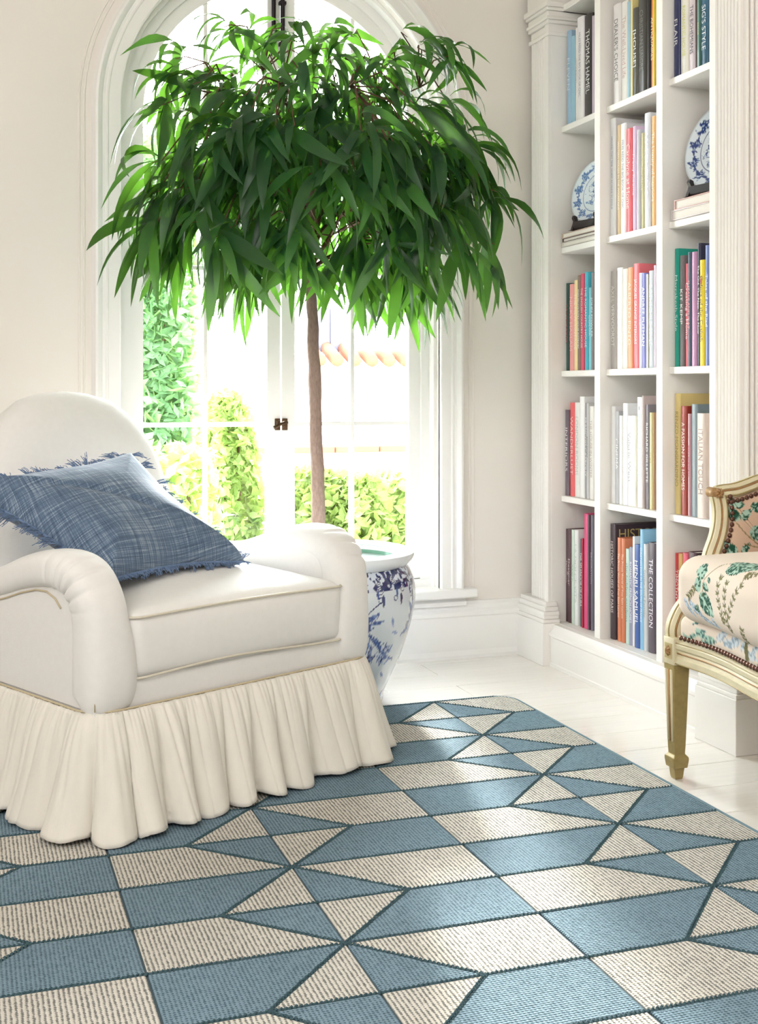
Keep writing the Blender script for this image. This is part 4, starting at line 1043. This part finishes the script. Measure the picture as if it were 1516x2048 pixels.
# ---- blue cushion
def denim():
    m = bpy.data.materials.new('slub_blue_cloth'); m.use_nodes = True; t = m.node_tree; b = t.nodes['Principled BSDF']; b.inputs['Roughness'].default_value = .9; b.inputs['Sheen Weight'].default_value = .3
    tcn = N(t, 'ShaderNodeTexCoord'); outs = []
    for sc in ((900, 14, 14), (14, 900, 14), (300, 5, 5), (5, 330, 5)):
        mp = N(t, 'ShaderNodeMapping'); mp.inputs['Scale'].default_value = sc; t.links.new(tcn.outputs['Object'], mp.inputs[0])
        nz = N(t, 'ShaderNodeTexNoise'); nz.inputs['Scale'].default_value = 1; nz.inputs['Detail'].default_value = 2; t.links.new(mp.outputs[0], nz.inputs['Vector']); outs.append(nz.outputs['Fac'])
    prev = outs[0]
    for o_ in outs[1:]:
        a = N(t, 'ShaderNodeMath', operation='ADD'); t.links.new(prev, a.inputs[0]); t.links.new(o_, a.inputs[1]); prev = a.outputs[0]
    mr = N(t, 'ShaderNodeMapRange'); mr.inputs['From Min'].default_value = 1.45; mr.inputs['From Max'].default_value = 2.65; t.links.new(prev, mr.inputs['Value'])
    cr = N(t, 'ShaderNodeValToRGB'); cr.color_ramp.elements[0].color = srgb((48, 66, 90)); cr.color_ramp.elements[1].color = srgb((184, 196, 208)); e = cr.color_ramp.elements.new(.5); e.color = srgb((92, 114, 140))
    t.links.new(mr.outputs[0], cr.inputs[0]); t.links.new(cr.outputs[0], b.inputs['Base Color'])
    bp = N(t, 'ShaderNodeBump'); bp.inputs['Strength'].default_value = .3; bp.inputs['Distance'].default_value = .001; t.links.new(prev, bp.inputs['Height']); t.links.new(bp.outputs[0], b.inputs['Normal'])
    return m
M_DENIM = denim(); M_FRINGE = mat('blue_fringe_yarn', (108, 130, 162), .9, var=.35, scale=300)
def loc2w(p):
    x, y, z = p; return Vector((CORG[0] + x * math.cos(CRZ) - y * math.sin(CRZ), CORG[1] + x * math.sin(CRZ) + y * math.cos(CRZ), z))
def pillow(P1, P2, P3, P4, T):
    c = sum((Vector(p) for p in (P1, P2, P3, P4)), Vector()) / 4
    ex = ((Vector(P2) + Vector(P3)) / 2 - (Vector(P1) + Vector(P4)) / 2); ex2 = (Vector(P1) + Vector(P2)) / 2 - (Vector(P3) + Vector(P4)) / 2
    X = ex2.normalized(); Yv = -ex.normalized(); Z = X.cross(Yv).normalized(); Yv = Z.cross(X)
    Mx = Matrix((X, Yv, Z)).transposed().to_4x4(); Mx.translation = c
    return Mx, ex2.length, ex.length
pw4 = [loc2w(p) for p in ((.01, .53, .822), (.132, .172, .548), (-.31, .13, .552), (-.52, .49, .768))]
Mx, LX, LY = pillow(*pw4, .08)
pil = thing('throw_cushion', 'blue slubbed linen cushion with fringed edges leaning in the armchair', 'cushion')
pil.matrix_world = Mx
hx, hy = LX / 2 * 1.03, LY / 2 * 1.0
OUT = []
nn_ = 40
def edge(k, t):
    cs_ = [(-hx, -hy), (hx, -hy), (hx, hy), (-hx, hy)]; a = Vector(cs_[k]); b = Vector(cs_[(k + 1) % 4]); p = a.lerp(b, t); m_ = (a + b) / 2
    inn = -m_.normalized() * .022 * math.sin(PI * t) ** 1.0; return p + inn
for k in range(4):
    for i in range(nn_): OUT.append(tuple(edge(k, i / nn_)))
V, F = inflate(OUT, .092, (0, 0), 18, 2.3, 1.5)
V2 = []
for (x, y, z) in V:
    r = max(abs(x) / hx, abs(y) / hy)
    cr = -.012 * math.exp(-((x * .6 + y * .9 + .02 + .03 * math.sin(x * 12)) / .018) ** 2) * max(0, .9 - r) * (1 if x < .05 else .3)
    cr += .006 * math.sin(x * 26 + y * 11) * (1 - r) * r * 2 + .004 * math.sin(y * 40 - x * 17) * max(0, r - .3) * (1 - r) * 3
    V2.append((x, y, z + (cr if z > 0 else 0) - .10 * ((x / hx) ** 2) * 0))
LCn = [Mx.inverted() @ p for p in pw4]
def wp(v):
    a, b = (v[0] / hx + 1) / 2, (v[1] / hy + 1) / 2
    q = LCn[0] * (a * b) + LCn[1] * (a * (1 - b)) + LCn[2] * ((1 - a) * (1 - b)) + LCn[3] * ((1 - a) * b)
    return (q.x, q.y, q.z + v[2])
mesh_obj('cover', [wp(v) for v in V2], F, M_DENIM, pil, True)
V = []; F = []; rf = random.Random(3)
for k in range(4):
    a_, b_ = edge(k, 0), edge(k, 1); out = Vector((0, -1)) if k == 0 else Vector((1, 0)) if k == 1 else Vector((0, 1)) if k == 2 else Vector((-1, 0)); tn = Vector((-out.y, out.x))
    for tuft in range(44):
        tt = (tuft + rf.random()) / 44; lean = rf.uniform(-.5, .5); up = rf.uniform(-.3, .9); Lf = rf.uniform(.020, .045) * (.5 if k == 0 else 1)
        if rf.random() < .18 and k != 0: continue
        for sft in range(9):
            p = edge(k, min(1, max(0, tt + rf.uniform(-.009, .009)))); d = (out + tn * (lean + rf.uniform(-.35, .35))).normalized(); L = Lf * rf.uniform(.7, 1.1); w_ = .0009; q = len(V); zz = rf.uniform(-.003, .003)
            for s_ in range(4):
                f_ = s_ / 3; c = p + d * L * f_ + tn * .004 * math.sin(f_ * 4 + sft) * f_; z_ = zz + up * L * f_ - .5 * L * f_ * f_
                V += [(c.x - tn.x * w_, c.y - tn.y * w_, z_), (c.x + tn.x * w_, c.y + tn.y * w_, z_), (c.x, c.y, z_ + w_ * 1.6)]
            for s_ in range(3):
                for j in range(3): F.append((q + s_ * 3 + j, q + s_ * 3 + (j + 1) % 3, q + s_ * 3 + 3 + (j + 1) % 3, q + s_ * 3 + 3 + j))
o = mesh_obj('fringe', [wp(v) for v in V], F, M_FRINGE, pil); o['kind'] = 'stuff'
MB().tube([wp((p[0], p[1], 0)) for p in OUT], .004, 6, closed=True).obj('braid_trim', M_FRINGE, pil, True)

# ================================================================== SETTEE
SX, SY = 1.755, 2.700
st_ = thing('settee', 'carved cream and gilt settee with green leaf-print linen at the right edge', 'settee', (SX, SY, 0))
def sv(x, y, z): return (x - SX, y - SY, z)
M_PRINT = mat('leaf_print_linen', None, .85, ('noise', 500, .2, .001), attr='paint')
GROUND = (238, 222, 206); DG, MG, LG = (24, 84, 64), (60, 122, 96), (176, 208, 190); OLV = (110, 104, 62); BLU = (150, 168, 184)
def sprig(uv, col, x, y, ang, L, s=1):
    P, _ = curve_pts(x, y, ang, L, .35, 10); p_line(uv, col, P, .0010, OLV)
    for i, (a, b) in enumerate(P[1:]):
        for q in (-1, 1):
            for k in range(3): p_leaf(uv, col, a, b, ang + q * (.5 + .35 * k), .013 * s, .0045 * s, OLV)
def frond(uv, col, x, y, ang, L, s=1):
    for k in range(5): p_leaf(uv, col, x, y, ang + (k - 2) * .55, L, L * .45, DG if k % 2 else MG, LG, 130, .6, .25)
# legs
def leg(x, y, sgx, sgy):
    q = MB(); hw = .021
    sec = [(0, .010), (.006, .012), (.03, .0145), (.031, .020), (.05, .0225), (.058, .0225), (.066, .0155), (.085, .0165), (.30, .0235)]
    V = []; F = []
    for z, h in sec:
        for (a, b) in ((-h, -h), (h, -h), (h, h), (-h, h)): V.append(sv(x + a, y + b, z))
    for i in range(len(sec) - 1):
        for j in range(4): F.append((i * 4 + j, i * 4 + (j + 1) % 4, i * 4 + 4 + (j + 1) % 4, i * 4 + 4 + j))
    F += [(3, 2, 1, 0), tuple(range(len(V) - 4, len(V)))]
    o = mesh_obj('leg', V, F, M_OLIVE, st_)
    bv = o.modifiers.new('b', 'BEVEL'); bv.width = .0015; bv.segments = 2
    for s_, (nx, ny) in (((sgx, 0), (sgx, 0)), ((0, sgy), (0, sgy))):
        # flute: gilt groove framed by two cream fillets on the outer faces
        for off, m_, w_, pr__ in ((0, M_GOLD, .0042, .0006), (-.0115, M_CREAMP, .0045, .0014), (.0115, M_CREAMP, .0045, .0014)):
            pts = []
            for z, h in ((.10, .0172), (.285, .0228)):
                d = h + pr__ * .5; 
                if nx: pts.append((x + nx * d, y + off * h / .022, z))
                else: pts.append((x + off * h / .022, y + ny * d, z))
            pts = [sv(*p) for p in pts]
            MB().tube(pts, [w_ * .75, w_], 8).obj('flute', m_, o, True)
    return o
XR = 2.365; YN = 1.45
for (x, y, a, b) in ((SX, SY, -1, 1), (XR, SY, 1, 1), (SX, YN, -1, -1), (XR, YN, 1, -1)):
    leg(x, y, a, b)
    cb = autosmooth(MB().box(*[c for c in (x - .0245 - SX, x + .0245 - SX, y - .0245 - SY, y + .0245 - SY)], .298, .368, .003).obj('corner_block', M_CREAMP, st_))
    fx = x + a * .0245 - SX
    MB().box(fx - .001, fx + .001, y - .0165 - SY, y + .0165 - SY, .313, .353, .0008).obj('sunk_panel', mat('antique_panel_paint', (190, 172, 122), .5, var=.12, scale=40), cb)
    ros = MB(); 
    for k in range(8):
        an = 2 * PI * k / 8; yy_, zz = y - SY + .009 * math.cos(an), .333 + .0105 * math.sin(an)
        ros.tube([(fx + a * .001, y - SY, .333), (fx + a * .0035, (y - SY + yy_) / 2, (.333 + zz) / 2), (fx + a * .001, yy_ + .003 * math.cos(an), zz + .003 * math.sin(an))], [.0020, .0048, .0016], 6)
    ros.tube([(fx, y - SY, .333), (fx + a * .005, y - SY, .333)], [.004, .0025], 8)
    ros.obj('rosette', M_GOLD, cb, True)
# rails: moulded, bowed towards the room
def bow(t): return -.0 + .014 * math.sin(PI * t) - .02 * math.sin(PI * t) ** 2
rail_prof = [(-.018, .302), (.016, .302), (.020, .306), (.020, .318), (.014, .322), (.012, .328), (.015, .333), (.012, .337), (.020, .343), (.021, .353), (.014, .360), (.006, .366), (-.018, .366)]
def rail(path, name):
    # prof offset a outward (to the left of travel direction here), z absolute
    V = []; F = []; n = len(rail_prof)
    for i, p in enumerate(path):
        a = Vector(path[max(0, i - 1)]); b = Vector(path[min(len(path) - 1, i + 1)]); t = (b - a).normalized(); nn = Vector((-t.y, t.x))
        for (o_, z) in rail_prof: V.append((p[0] + nn.x * o_ - SX, p[1] + nn.y * o_ - SY, z))
    for i in range(len(path) - 1):
        for j in range(n): F.append((i * n + j, i * n + (j + 1) % n, (i + 1) * n + (j + 1) % n, (i + 1) * n + j))
    o = mesh_obj(name, V, F, M_CREAMP, st_); autosmooth(o, 30)
    for z, off, r, m_ in ((.3305, .0128, .0030, M_GOLD), (.304, .0195, .0018, M_OLIVE), (.3565, .018, .0016, M_OLIVE)):
        pts = []
        for i, p in enumerate(path):
            a = Vector(path[max(0, i - 1)]); b = Vector(path[min(len(path) - 1, i + 1)]); t = (b - a).normalized(); nn = Vector((-t.y, t.x)); pts.append((p[0] + nn.x * off - SX, p[1] + nn.y * off - SY, z))
        MB().tube(pts, r, 6).obj('gilt_line', m_, o, True)
    return o
nR = 48
_by = [1.47, 1.56, 1.67, 1.85, 2.07, 2.30, 2.48, 2.59, 2.68]; _bx = [1.752, 1.764, 1.760, 1.724, 1.700, 1.722, 1.760, 1.765, 1.752]
def bowx(y): return float(np.interp(y, _by, np.convolve(np.pad(_bx, 1, mode='edge'), [.0, 1, .0], 'valid')))
def bowx(y):
    q = np.linspace(-.06, .06, 9); return float(np.mean([np.interp(y + d, _by, _bx) for d in q]))
left_path = [(bowx(YN + .02 + (SY - YN - .04) * k / nR), YN + .02 + (SY - YN - .04) * k / nR) for k in range(nR + 1)]
rail(left_path, 'side_rail')
rail([(XR, SY - .02), (XR, YN + .02)], 'side_rail'); rail([(SX + .02, SY), (XR - .02, SY)], 'end_rail'); rail([(XR - .02, YN), (SX + .02, YN)], 'end_rail')
# curved posts and crest, mirrored about the middle
MID = 2.06
pc = [(1.753, .366), (1.752, .385), (1.760, .408), (1.779, .437), (1.808, .462), (1.836, .492), (1.856, .530), (1.872, .575), (1.890, .615), (1.901, .655), (1.903, .695), (1.897, .728)]
def cr_(P, m_=5):
    out = []
    for i in range(len(P) - 1):
        p0, p1, p2, p3 = P[max(0, i - 1)], P[i], P[i + 1], P[min(len(P) - 1, i + 2)]
        for k in range(m_):
            t = k / m_; out.append(tuple(.5 * (2 * b + (-a + c) * t + (2 * a - 5 * b + 4 * c - d) * t * t + (-a + 3 * b - 3 * c + d) * t ** 3) for a, b, c, d in zip(p0, p1, p2, p3)))
    out.append(P[-1]); return out
pcs = cr_(pc)
def ylean(z): return SY + .010 + .05 * max(0, z - .37)
crest = cr_([(1.897, .735), (1.915, .738), (1.95, .741), (1.99, .751), (2.02, .760), (MID, .766)])
PF = [(-.016, -.012), (-.009, -.020), (-.004, -.015), (.002, -.019), (.008, -.022), (.013, -.018), (.018, -.014), (.018, .014), (-.016, .014)]
def bar(pts2, name, flip=False, sc=1.0):
    V = []; F = []; n = len(PF); K = len(pts2)
    for i, (x, z) in enumerate(pts2):
        a = pts2[max(0, i - 1)]; b = pts2[min(K - 1, i + 1)]; tx, tz = b[0] - a[0], b[1] - a[1]; L = math.hypot(tx, tz); tx /= L; tz /= L
        nx, nz = -tz, tx     # outward side (left of travel)
        for (o_, yo) in PF:
            X = x - nx * o_ * sc; Z = z - nz * o_ * sc
            if flip: X = 2 * MID - X
            V.append(sv(X, ylean(z) + yo, Z))
    for i in range(K - 1):
        for j in range(n):
            f = (i * n + j, i * n + (j + 1) % n, (i + 1) * n + (j + 1) % n, (i + 1) * n + j); F.append(f if not flip else f[::-1])
    F += [tuple(range(n))[::-1], tuple(range((K - 1) * n, K * n))]
    o = mesh_obj(name, V, F, M_CREAMP, st_); autosmooth(o, 28)
    for off, yo, m_, r in ((-.0165, -.004, M_OLIVE, .0022), (-.003, -.0165, M_GOLD, .0028), (.012, -.0195, M_OLIVE, .0018)):
        pts = []
        for i, (x, z) in enumerate(pts2):
            a = pts2[max(0, i - 1)]; b = pts2[min(K - 1, i + 1)]; tx, tz = b[0] - a[0], b[1] - a[1]; L = math.hypot(tx, tz); nx, nz = -tz / L, tx / L
            X = x - nx * off; 
            if flip: X = 2 * MID - X
            pts.append(sv(X, ylean(z) + yo, z - nz * off))
        MB().tube(pts, r, 6).obj('gilt_line', m_, o, True)
    return o
for fl_ in (False, True):
    bar(pcs, 'post', fl_); bar(crest, 'crest_rail', fl_)
    X = 1.888 if not fl_ else 2 * MID - 1.888
    q = MB().tube([sv(X, ylean(.735) - .024, .735), sv(X, ylean(.735) + .02, .735)], [.012, .014], 12)
    for k in range(6): an = k * PI / 3; q.tube([sv(X, ylean(.735) - .024, .735), sv(X + .008 * math.cos(an), ylean(.735) - .029, .735 + .008 * math.sin(an)), sv(X + .0135 * math.cos(an), ylean(.735) - .022, .735 + .0135 * math.sin(an))], [.002, .004, .002], 6)
    q.obj('carved_rosette', M_GOLD, st_, True)
# end panel upholstery
inner = [(x + .020, z) for x, z in pcs if z > .372] + [(x, z - .020) for x, z in crest[3:]]
inner = [p for p in inner]; full = inner + [(2 * MID - x, z) for x, z in inner[::-1][1:]]
Q = []
for i in range(len(full)):
    a = full[i]; b = full[(i + 1) % len(full)]; d_ = math.hypot(b[0] - a[0], b[1] - a[1]); m_ = max(1, int(d_ / .004))
    for k in range(m_): Q.append((a[0] + (b[0] - a[0]) * k / m_, a[1] + (b[1] - a[1]) * k / m_))
Q = Q[::-1]
V, F = inflate(Q, .022, (MID, .56), 70, 6, 2.2)
uv = np.array([(x, y) for x, y, z in V]); V = [sv(x, ylean(y) - .006 - z, y) for x, y, z in V]
o = mesh_obj('end_upholstery', V, F, M_PRINT, st_, True)
col = np.tile(C3((222, 190, 164)), (len(uv), 1))
for (x, z, L, W, an) in ((1.945, .66, .05, .028, 2.2), (1.95, .665, .045, .026, .6), (1.965, .70, .055, .026, 2.9), (1.985, .70, .05, .03, -.3), (2.03, .70, .05, .026, -.5), (1.975, .63, .065, .045, -.1), (2.01, .62, .06, .05, -.7), (1.95, .575, .04, .02, .8),
                         (1.935, .57, .05, .032, 2.3), (1.925, .54, .06, .03, 1.8), (1.94, .51, .05, .03, 1.2), (2.05, .58, .06, .04, 1), (2.09, .66, .06, .04, 2), (2.13, .6, .06, .04, .3), (2.10, .52, .06, .04, -1)):
    p_leaf(uv, col, x, z, an, L, W, DG, LG, 150, .6, .25)
for (x, z, an, L) in ((1.94, .655, -1.0, .12), (1.96, .6, -.4, .12), (2.04, .73, -1.8, .12)):
    P, _ = curve_pts(x, z, an, L, .6, 8); p_line(uv, col, P, .0015, (146, 128, 84))
p_leaf(uv, col, 1.985, .49, 1.2, .07, .06, (120, 128, 116)); 
color_attr(o, np.clip(col, 0, 1))
# seat upholstery and big cushion
def printed(name, args, shapes, parent, x0):
    V, F = rbox(*args); V0 = np.array(V)
    s_ = V0[:, 2] + np.maximum(0, V0[:, 0] - (x0 + .03)) * .8
    uv = np.stack([V0[:, 1], s_], 1); col = np.tile(C3(GROUND), (len(uv), 1)); shapes(uv, col)
    V = [(x + (bowx(y) - SX) * min(1, max(0, (MID - x) / (MID - SX))), y, z) for x, y, z in V]
    o = mesh_obj(name, [sv(*v) for v in V], F, M_PRINT, parent, True); color_attr(o, np.clip(col, 0, 1)); return o
def sh1(uv, col):
    r = random.Random(8)
    for k in range(9): p_leaf(uv, col, 2.66 - .012 * k, .385 + r.uniform(-.01, .03), PI + r.uniform(-.7, .7), .05, .012, (60, 110, 110), LG, 150, .5)
    for k in range(8): p_leaf(uv, col, 2.52 - .03 * k, .395, PI - .4 + r.uniform(-.5, .5), .06, .02, BLU, (214, 222, 226), 150, .5)
    for k in range(10): sprig(uv, col, 2.36 - .06 * k, .37, 1.3 + r.uniform(-.4, .4), .06)
printed('seat_upholstery', (SX - .010, XR + .010, YN - .02, SY - .016, .358, .43, .026, 60, 300, 16, .02), sh1, st_, SX - .02)
XC = 1.703
def pm(u, v): return (y_on_x(u, XC), z_on_x(u, v, XC))
def pl_(uv, col, a, b, W, c, c2=None, serr=.0, mott=150, thr=.6):
    A = pm(*a); B = pm(*b); d = (B[0] - A[0], B[1] - A[1]); p_leaf(uv, col, A[0], A[1], math.atan2(d[1], d[0]), math.hypot(*d), W, c, c2, mott, thr, serr)
def sh2(uv, col):
    r = random.Random(2)
    G = lambda a, b, W: pl_(uv, col, a, b, W, DG, LG, .3)
    G((1386, 1132), (1404, 1158), .036); G((1384, 1142), (1406, 1144), .026); G((1398, 1158), (1385, 1178), .030); G((1402, 1168), (1418, 1182), .022); G((1412, 1156), (1420, 1166), .014)
    G((1396, 1188), (1430, 1234), .052); G((1388, 1180), (1400, 1172), .02)
    G((1434, 1120), (1500, 1112), .05); G((1440, 1138), (1505, 1124), .045); G((1446, 1116), (1470, 1146), .05)
    P = [pm(1436, 1118), pm(1420, 1135), pm(1405, 1160), pm(1402, 1190)]; p_line(uv, col, P, .0012, (146, 128, 84))
    for a, b in (((1368, 1205), (1384, 1238)), ((1372, 1196), (1390, 1232)), ((1380, 1205), (1398, 1236)), ((1365, 1195), (1376, 1225)), ((1388, 1215), (1402, 1236)), ((1392, 1230), (1430, 1258)), ((1420, 1235), (1434, 1262))):
        pl_(uv, col, a, b, .012, BLU, (206, 218, 228), 0, 200, .5)
    for a, b in (((1385, 1212), (1396, 1226)), ((1390, 1208), (1394, 1224))): G(a, b, .012)
    for pts in ([(1442, 1150), (1440, 1180), (1445, 1210), (1455, 1235), (1458, 1250)], [(1462, 1160), (1460, 1190), (1462, 1220), (1468, 1250), (1474, 1268)], [(1502, 1165), (1490, 1190), (1478, 1215), (1470, 1240)], [(1515, 1146), (1500, 1150), (1492, 1152)], [(1508, 1255), (1504, 1275), (1500, 1290)], [(1372, 1195), (1380, 1185), (1386, 1172)]):
        P = [pm(*p) for p in pts]; p_line(uv, col, P, .0011, OLV)
        for (a, b), (c, d) in zip(P[:-1], P[1:]):
            an = math.atan2(d - b, c - a)
            for t in (.3, .8):
                x, y = a + (c - a) * t, b + (d - b) * t
                for q in (-1, 1): p_leaf(uv, col, x, y, an + PI + q * .75, .016, .0048, OLV); p_leaf(uv, col, x, y, an + PI + q * 1.3, .012, .0038, (142, 134, 92))
    for k in range(26):
        y = r.uniform(1.6, 2.25); z = r.uniform(.42, .8)
        if k % 3: sprig(uv, col, y, z, 1.4 + r.uniform(-.4, .4), .10)
        else: frond(uv, col, y, z, r.uniform(0, 6), .06)
printed('seat_cushion', (XC, 2.33, 1.50, 2.655, .420, .588, .055, 90, 640, 84, .025, .006), sh2, st_, XC)
# nailheads
nh = bmesh.new(); bmesh.ops.create_uvsphere(nh, u_segments=10, v_segments=6, radius=.0068)
for v in nh.verts: v.co.z *= .6
nhm = bpy.data.meshes.new('nailhead'); nh.to_mesh(nhm); nh.free(); nhm.materials.append(M_NAIL); nhm.polygons.foreach_set('use_smooth', [True] * len(nhm.polygons))
def nail(p, nrm):
    o = bpy.data.objects.new('nailhead', nhm); COL.objects.link(o); o.parent = st_
    o.matrix_local = Matrix.Translation(sv(*p)) @ Vector(nrm).to_track_quat('Z', 'Y').to_matrix().to_4x4()
def along(P, step):
    out = []; acc = 0; last = Vector(P[0]); out.append(last.copy())
    for p in P[1:]:
        p = Vector(p)
        while (p - last).length >= step: last = last + (p - last).normalized() * step; out.append(last.copy())
    return out
for p in along([(x - .0185, y, .3735) for x, y in left_path[::-1] if y < SY - .03][:46], .0150)[:75]: nail(p, (-1, 0, .15))
for p in along([(SX + .014, SY - .034, .380), (SX + .010, SY - .034, .400), (SX + .022, SY - .032, .424)], .0145): nail(p, (-.7, -.7, 0))
pn = [(x + .026, ylean(z) - .021, z) for x, z in pcs if z > .42] + [(x + (.012 if i < 3 else 0), ylean(z) - .021, z - .027) for i, (x, z) in enumerate(crest[3:])]
fulln = pn + [(2 * MID - x, y, z) for x, y, z in pn[::-1][1:]]
for p in along(fulln, .0148): nail(p, (0, -1, 0))
# small cushion with blue piping
pc_ = thing('small_cushion', 'small floral cushion with blue piping resting on the settee seat', 'cushion', (2.11, 2.50, .69), 0)
pc_.rotation_euler = (math.radians(62), 0, math.radians(-18))
O2 = []
for k in range(96):
    a = 2 * PI * k / 96; c_, s_ = math.cos(a), math.sin(a); O2.append((.17 * abs(c_) ** .62 * (1 if c_ > 0 else -1), .085 * abs(s_) ** .62 * (1 if s_ > 0 else -1)))
V, F = inflate(O2, .05, (0, 0), 30, 2.4, 1.8); o = mesh_obj('cover', V, F, mat('small_print_linen', None, .85, attr='paint'), pc_, True)
uv = np.array([(x, y) for x, y, z in V]); col = np.tile(C3((232, 218, 208)), (len(uv), 1)); rc = random.Random(9)
for k in range(26): p_leaf(uv, col, rc.uniform(-.17, .17), rc.uniform(-.09, .09), rc.uniform(0, 6), .04, .02, rc.choice((BLU, MG, (186, 196, 214))), (230, 230, 230), 150, .6)
color_attr(o, np.clip(col, 0, 1))
MB().tube([(x, y, 0) for x, y in O2], .0042, 8, closed=True).obj('piping', M_BLUEPIPE, pc_, True)

# ================================================================== OUTSIDE
struct(MB().box(-14, 16, 4.43, 30, -.25, -.10).obj('patio', mat('pale_paving', (222, 214, 200), .8, ('noise', 3, .2, .01), .06, scale=1)))
def foliage(name, label, cat, cx, cy, sx, sy, z0, z1, n, m, grp=None, seed=1, ls=.05, top_round=.3):
    r = np.random.default_rng(seed); t = thing(name, label, cat, (cx, cy, z0), 0, grp)
    h = z1 - z0; P = r.uniform(-1, 1, (n, 3)); P[:, 2] = r.uniform(0, 1, n)
    k = np.abs(P[:, :2]).max(1); P[:, :2] *= (np.where(k > 0, (.75 + .25 * r.random(n)) / np.maximum(k, .2), 1))[:, None] * np.where(r.random(n) < .75, 1, k)[:, None]
    shrink = 1 - top_round * P[:, 2] ** 3; lump = 1 + .16 * np.sin(P[:, 2] * 9 + P[:, 0] * 5) * np.cos(P[:, 1] * 6)
    C = np.stack([P[:, 0] * sx * shrink * lump, P[:, 1] * sy * shrink * lump, P[:, 2] * h * (1 + .05 * np.sin(P[:, 0] * 7))], 1)
    V = []; F = []
    A = r.normal(size=(n, 3)); A /= np.linalg.norm(A, axis=1)[:, None]; B = np.cross(A, r.normal(size=(n, 3))); B /= np.linalg.norm(B, axis=1)[:, None]
    L = ls * r.uniform(.6, 1.2, n)[:, None]
    v = np.stack([C - A * L, C + B * L * .45, C + A * L, C - B * L * .45], 1).reshape(-1, 3)
    me = bpy.data.meshes.new('foliage'); me.from_pydata(v.tolist(), [], [(4 * i, 4 * i + 1, 4 * i + 2, 4 * i + 3) for i in range(n)]); me.materials.append(m)
    o = bpy.data.objects.new('foliage', me); COL.objects.link(o); o.parent = t; o['kind'] = 'stuff'
    q = MB()
    for i in range(5):
        a = i * 1.3; q.tube([(sx * .2 * math.cos(a), sy * .2 * math.sin(a), -.02), (sx * .45 * math.cos(a), sy * .45 * math.sin(a), h * .45), (sx * .4 * math.cos(a + .5), sy * .4 * math.sin(a + .5), h * .85)], [.02, .014, .006], 6)
    q.obj('stems', M_TWIG, t, True)
    return t
def at_y(u, Y): d = px_ray(u, 0); return Y / d.y * d.x
def zat_y(u, v, Y): d = px_ray(u, v); return 1 + Y / d.y * d.z
Yh = 6.4
foliage('hedge', 'tall clipped green hedge seen through the left window panes', 'hedge', (at_y(235, Yh) + at_y(392, Yh)) / 2, Yh + .3, (at_y(392, Yh) - at_y(235, Yh)) / 2, .35, -.1, zat_y(340, 255, Yh), 9000, M_HEDGE, None, 1, .055, .05)
foliage('shrub', 'pale green upright shrub seen left of the central window stile', 'shrub', at_y(462, 7.5), 7.6, (at_y(525, 6.9) - at_y(412, 6.9)) / 2, .35, -.1, zat_y(470, 795, 7.5), 3800, M_SHRUB, 'shrubs outside the window', 2, .05, .55)
foliage('shrub', 'low yellow-green shrub seen just right of the tree trunk', 'shrub', at_y(640, 6.9), 7.0, (at_y(705, 6.9) - at_y(600, 6.9)) / 2, .35, -.1, zat_y(650, 945, 6.9), 3000, M_SHRUB, 'shrubs outside the window', 3, .05, .35)
foliage('shrub', 'broad yellow-green shrub above the planter rim in the right panes', 'shrub', at_y(775, 6.6), 6.7, .30, .35, -.1, zat_y(770, 955, 6.6), 3600, M_SHRUB, 'shrubs outside the window', 4, .055, .3)
foliage('shrub', 'low green shrub at the foot of the tall hedge', 'shrub', at_y(345, 5.9), 5.9, .22, .25, -.1, zat_y(340, 900, 5.9), 2200, M_SHRUB, 'shrubs outside the window', 5, .05, .3)
# neighbouring white house
M_STUCCO = mat('white_stucco', (238, 232, 224), .9); M_TILE = mat('terracotta_tile', (150, 84, 62), .85, var=.15, scale=6)
YHs = 13.0
hs_ = thing('neighbour_house', 'white stucco house with tiled eave and grey shutters seen through the window', 'house', (4, YHs, -.1))
ex, ez = 0, zat_y(730, 728, YHs - .4) + .1
MB().box(-7.0, 8, 0, 4, 0, ez + .1).obj('wall', M_STUCCO, hs_)
q = MB().box(at_y(590, YHs) - 4, 6, -.42, 0, ez - .05, ez, .01); q.obj('eave', M_STUCCO, hs_)
for k in range(38):
    x = at_y(590, YHs) - 4 + .15 + k * .2
    MB().tube([(x, -.48, ez + .03), (x, 0, ez + .20)], .07, 8).obj('roof_tile', M_TILE, hs_, True)
wx, wz = at_y(655, YHs) - 4, zat_y(655, 655, YHs) + .1
wnd = MB().box(wx - .16, wx + .16, -.03, .02, wz - .28, wz + .22).obj('window', mat('window_dark', (110, 110, 120), .3), hs_)
for sg in (-1, 1): MB().box(wx + sg * .02, wx + sg * .155, -.06, -.03, wz - .27, wz + .21, .005).obj('shutter', mat('grey_shutter', (84, 84, 100), .6), wnd)
YG = 9.6
gw = thing('garden_wall', 'white garden wall with terracotta coping behind the shrubs', 'wall', (at_y(700, YG), YG, -.1))
zg = zat_y(700, 905, YG) + .1
MB().box(-1.3, 2.2, 0, .25, 0, zg).obj('wall', M_STUCCO, gw)
for k in range(9): MB().box(-1.3 + k * .39, -1.3 + k * .39 + .38, -.03, .28, zg + .0005, zg + .055, .01).obj('coping_tile', M_TILE, gw)
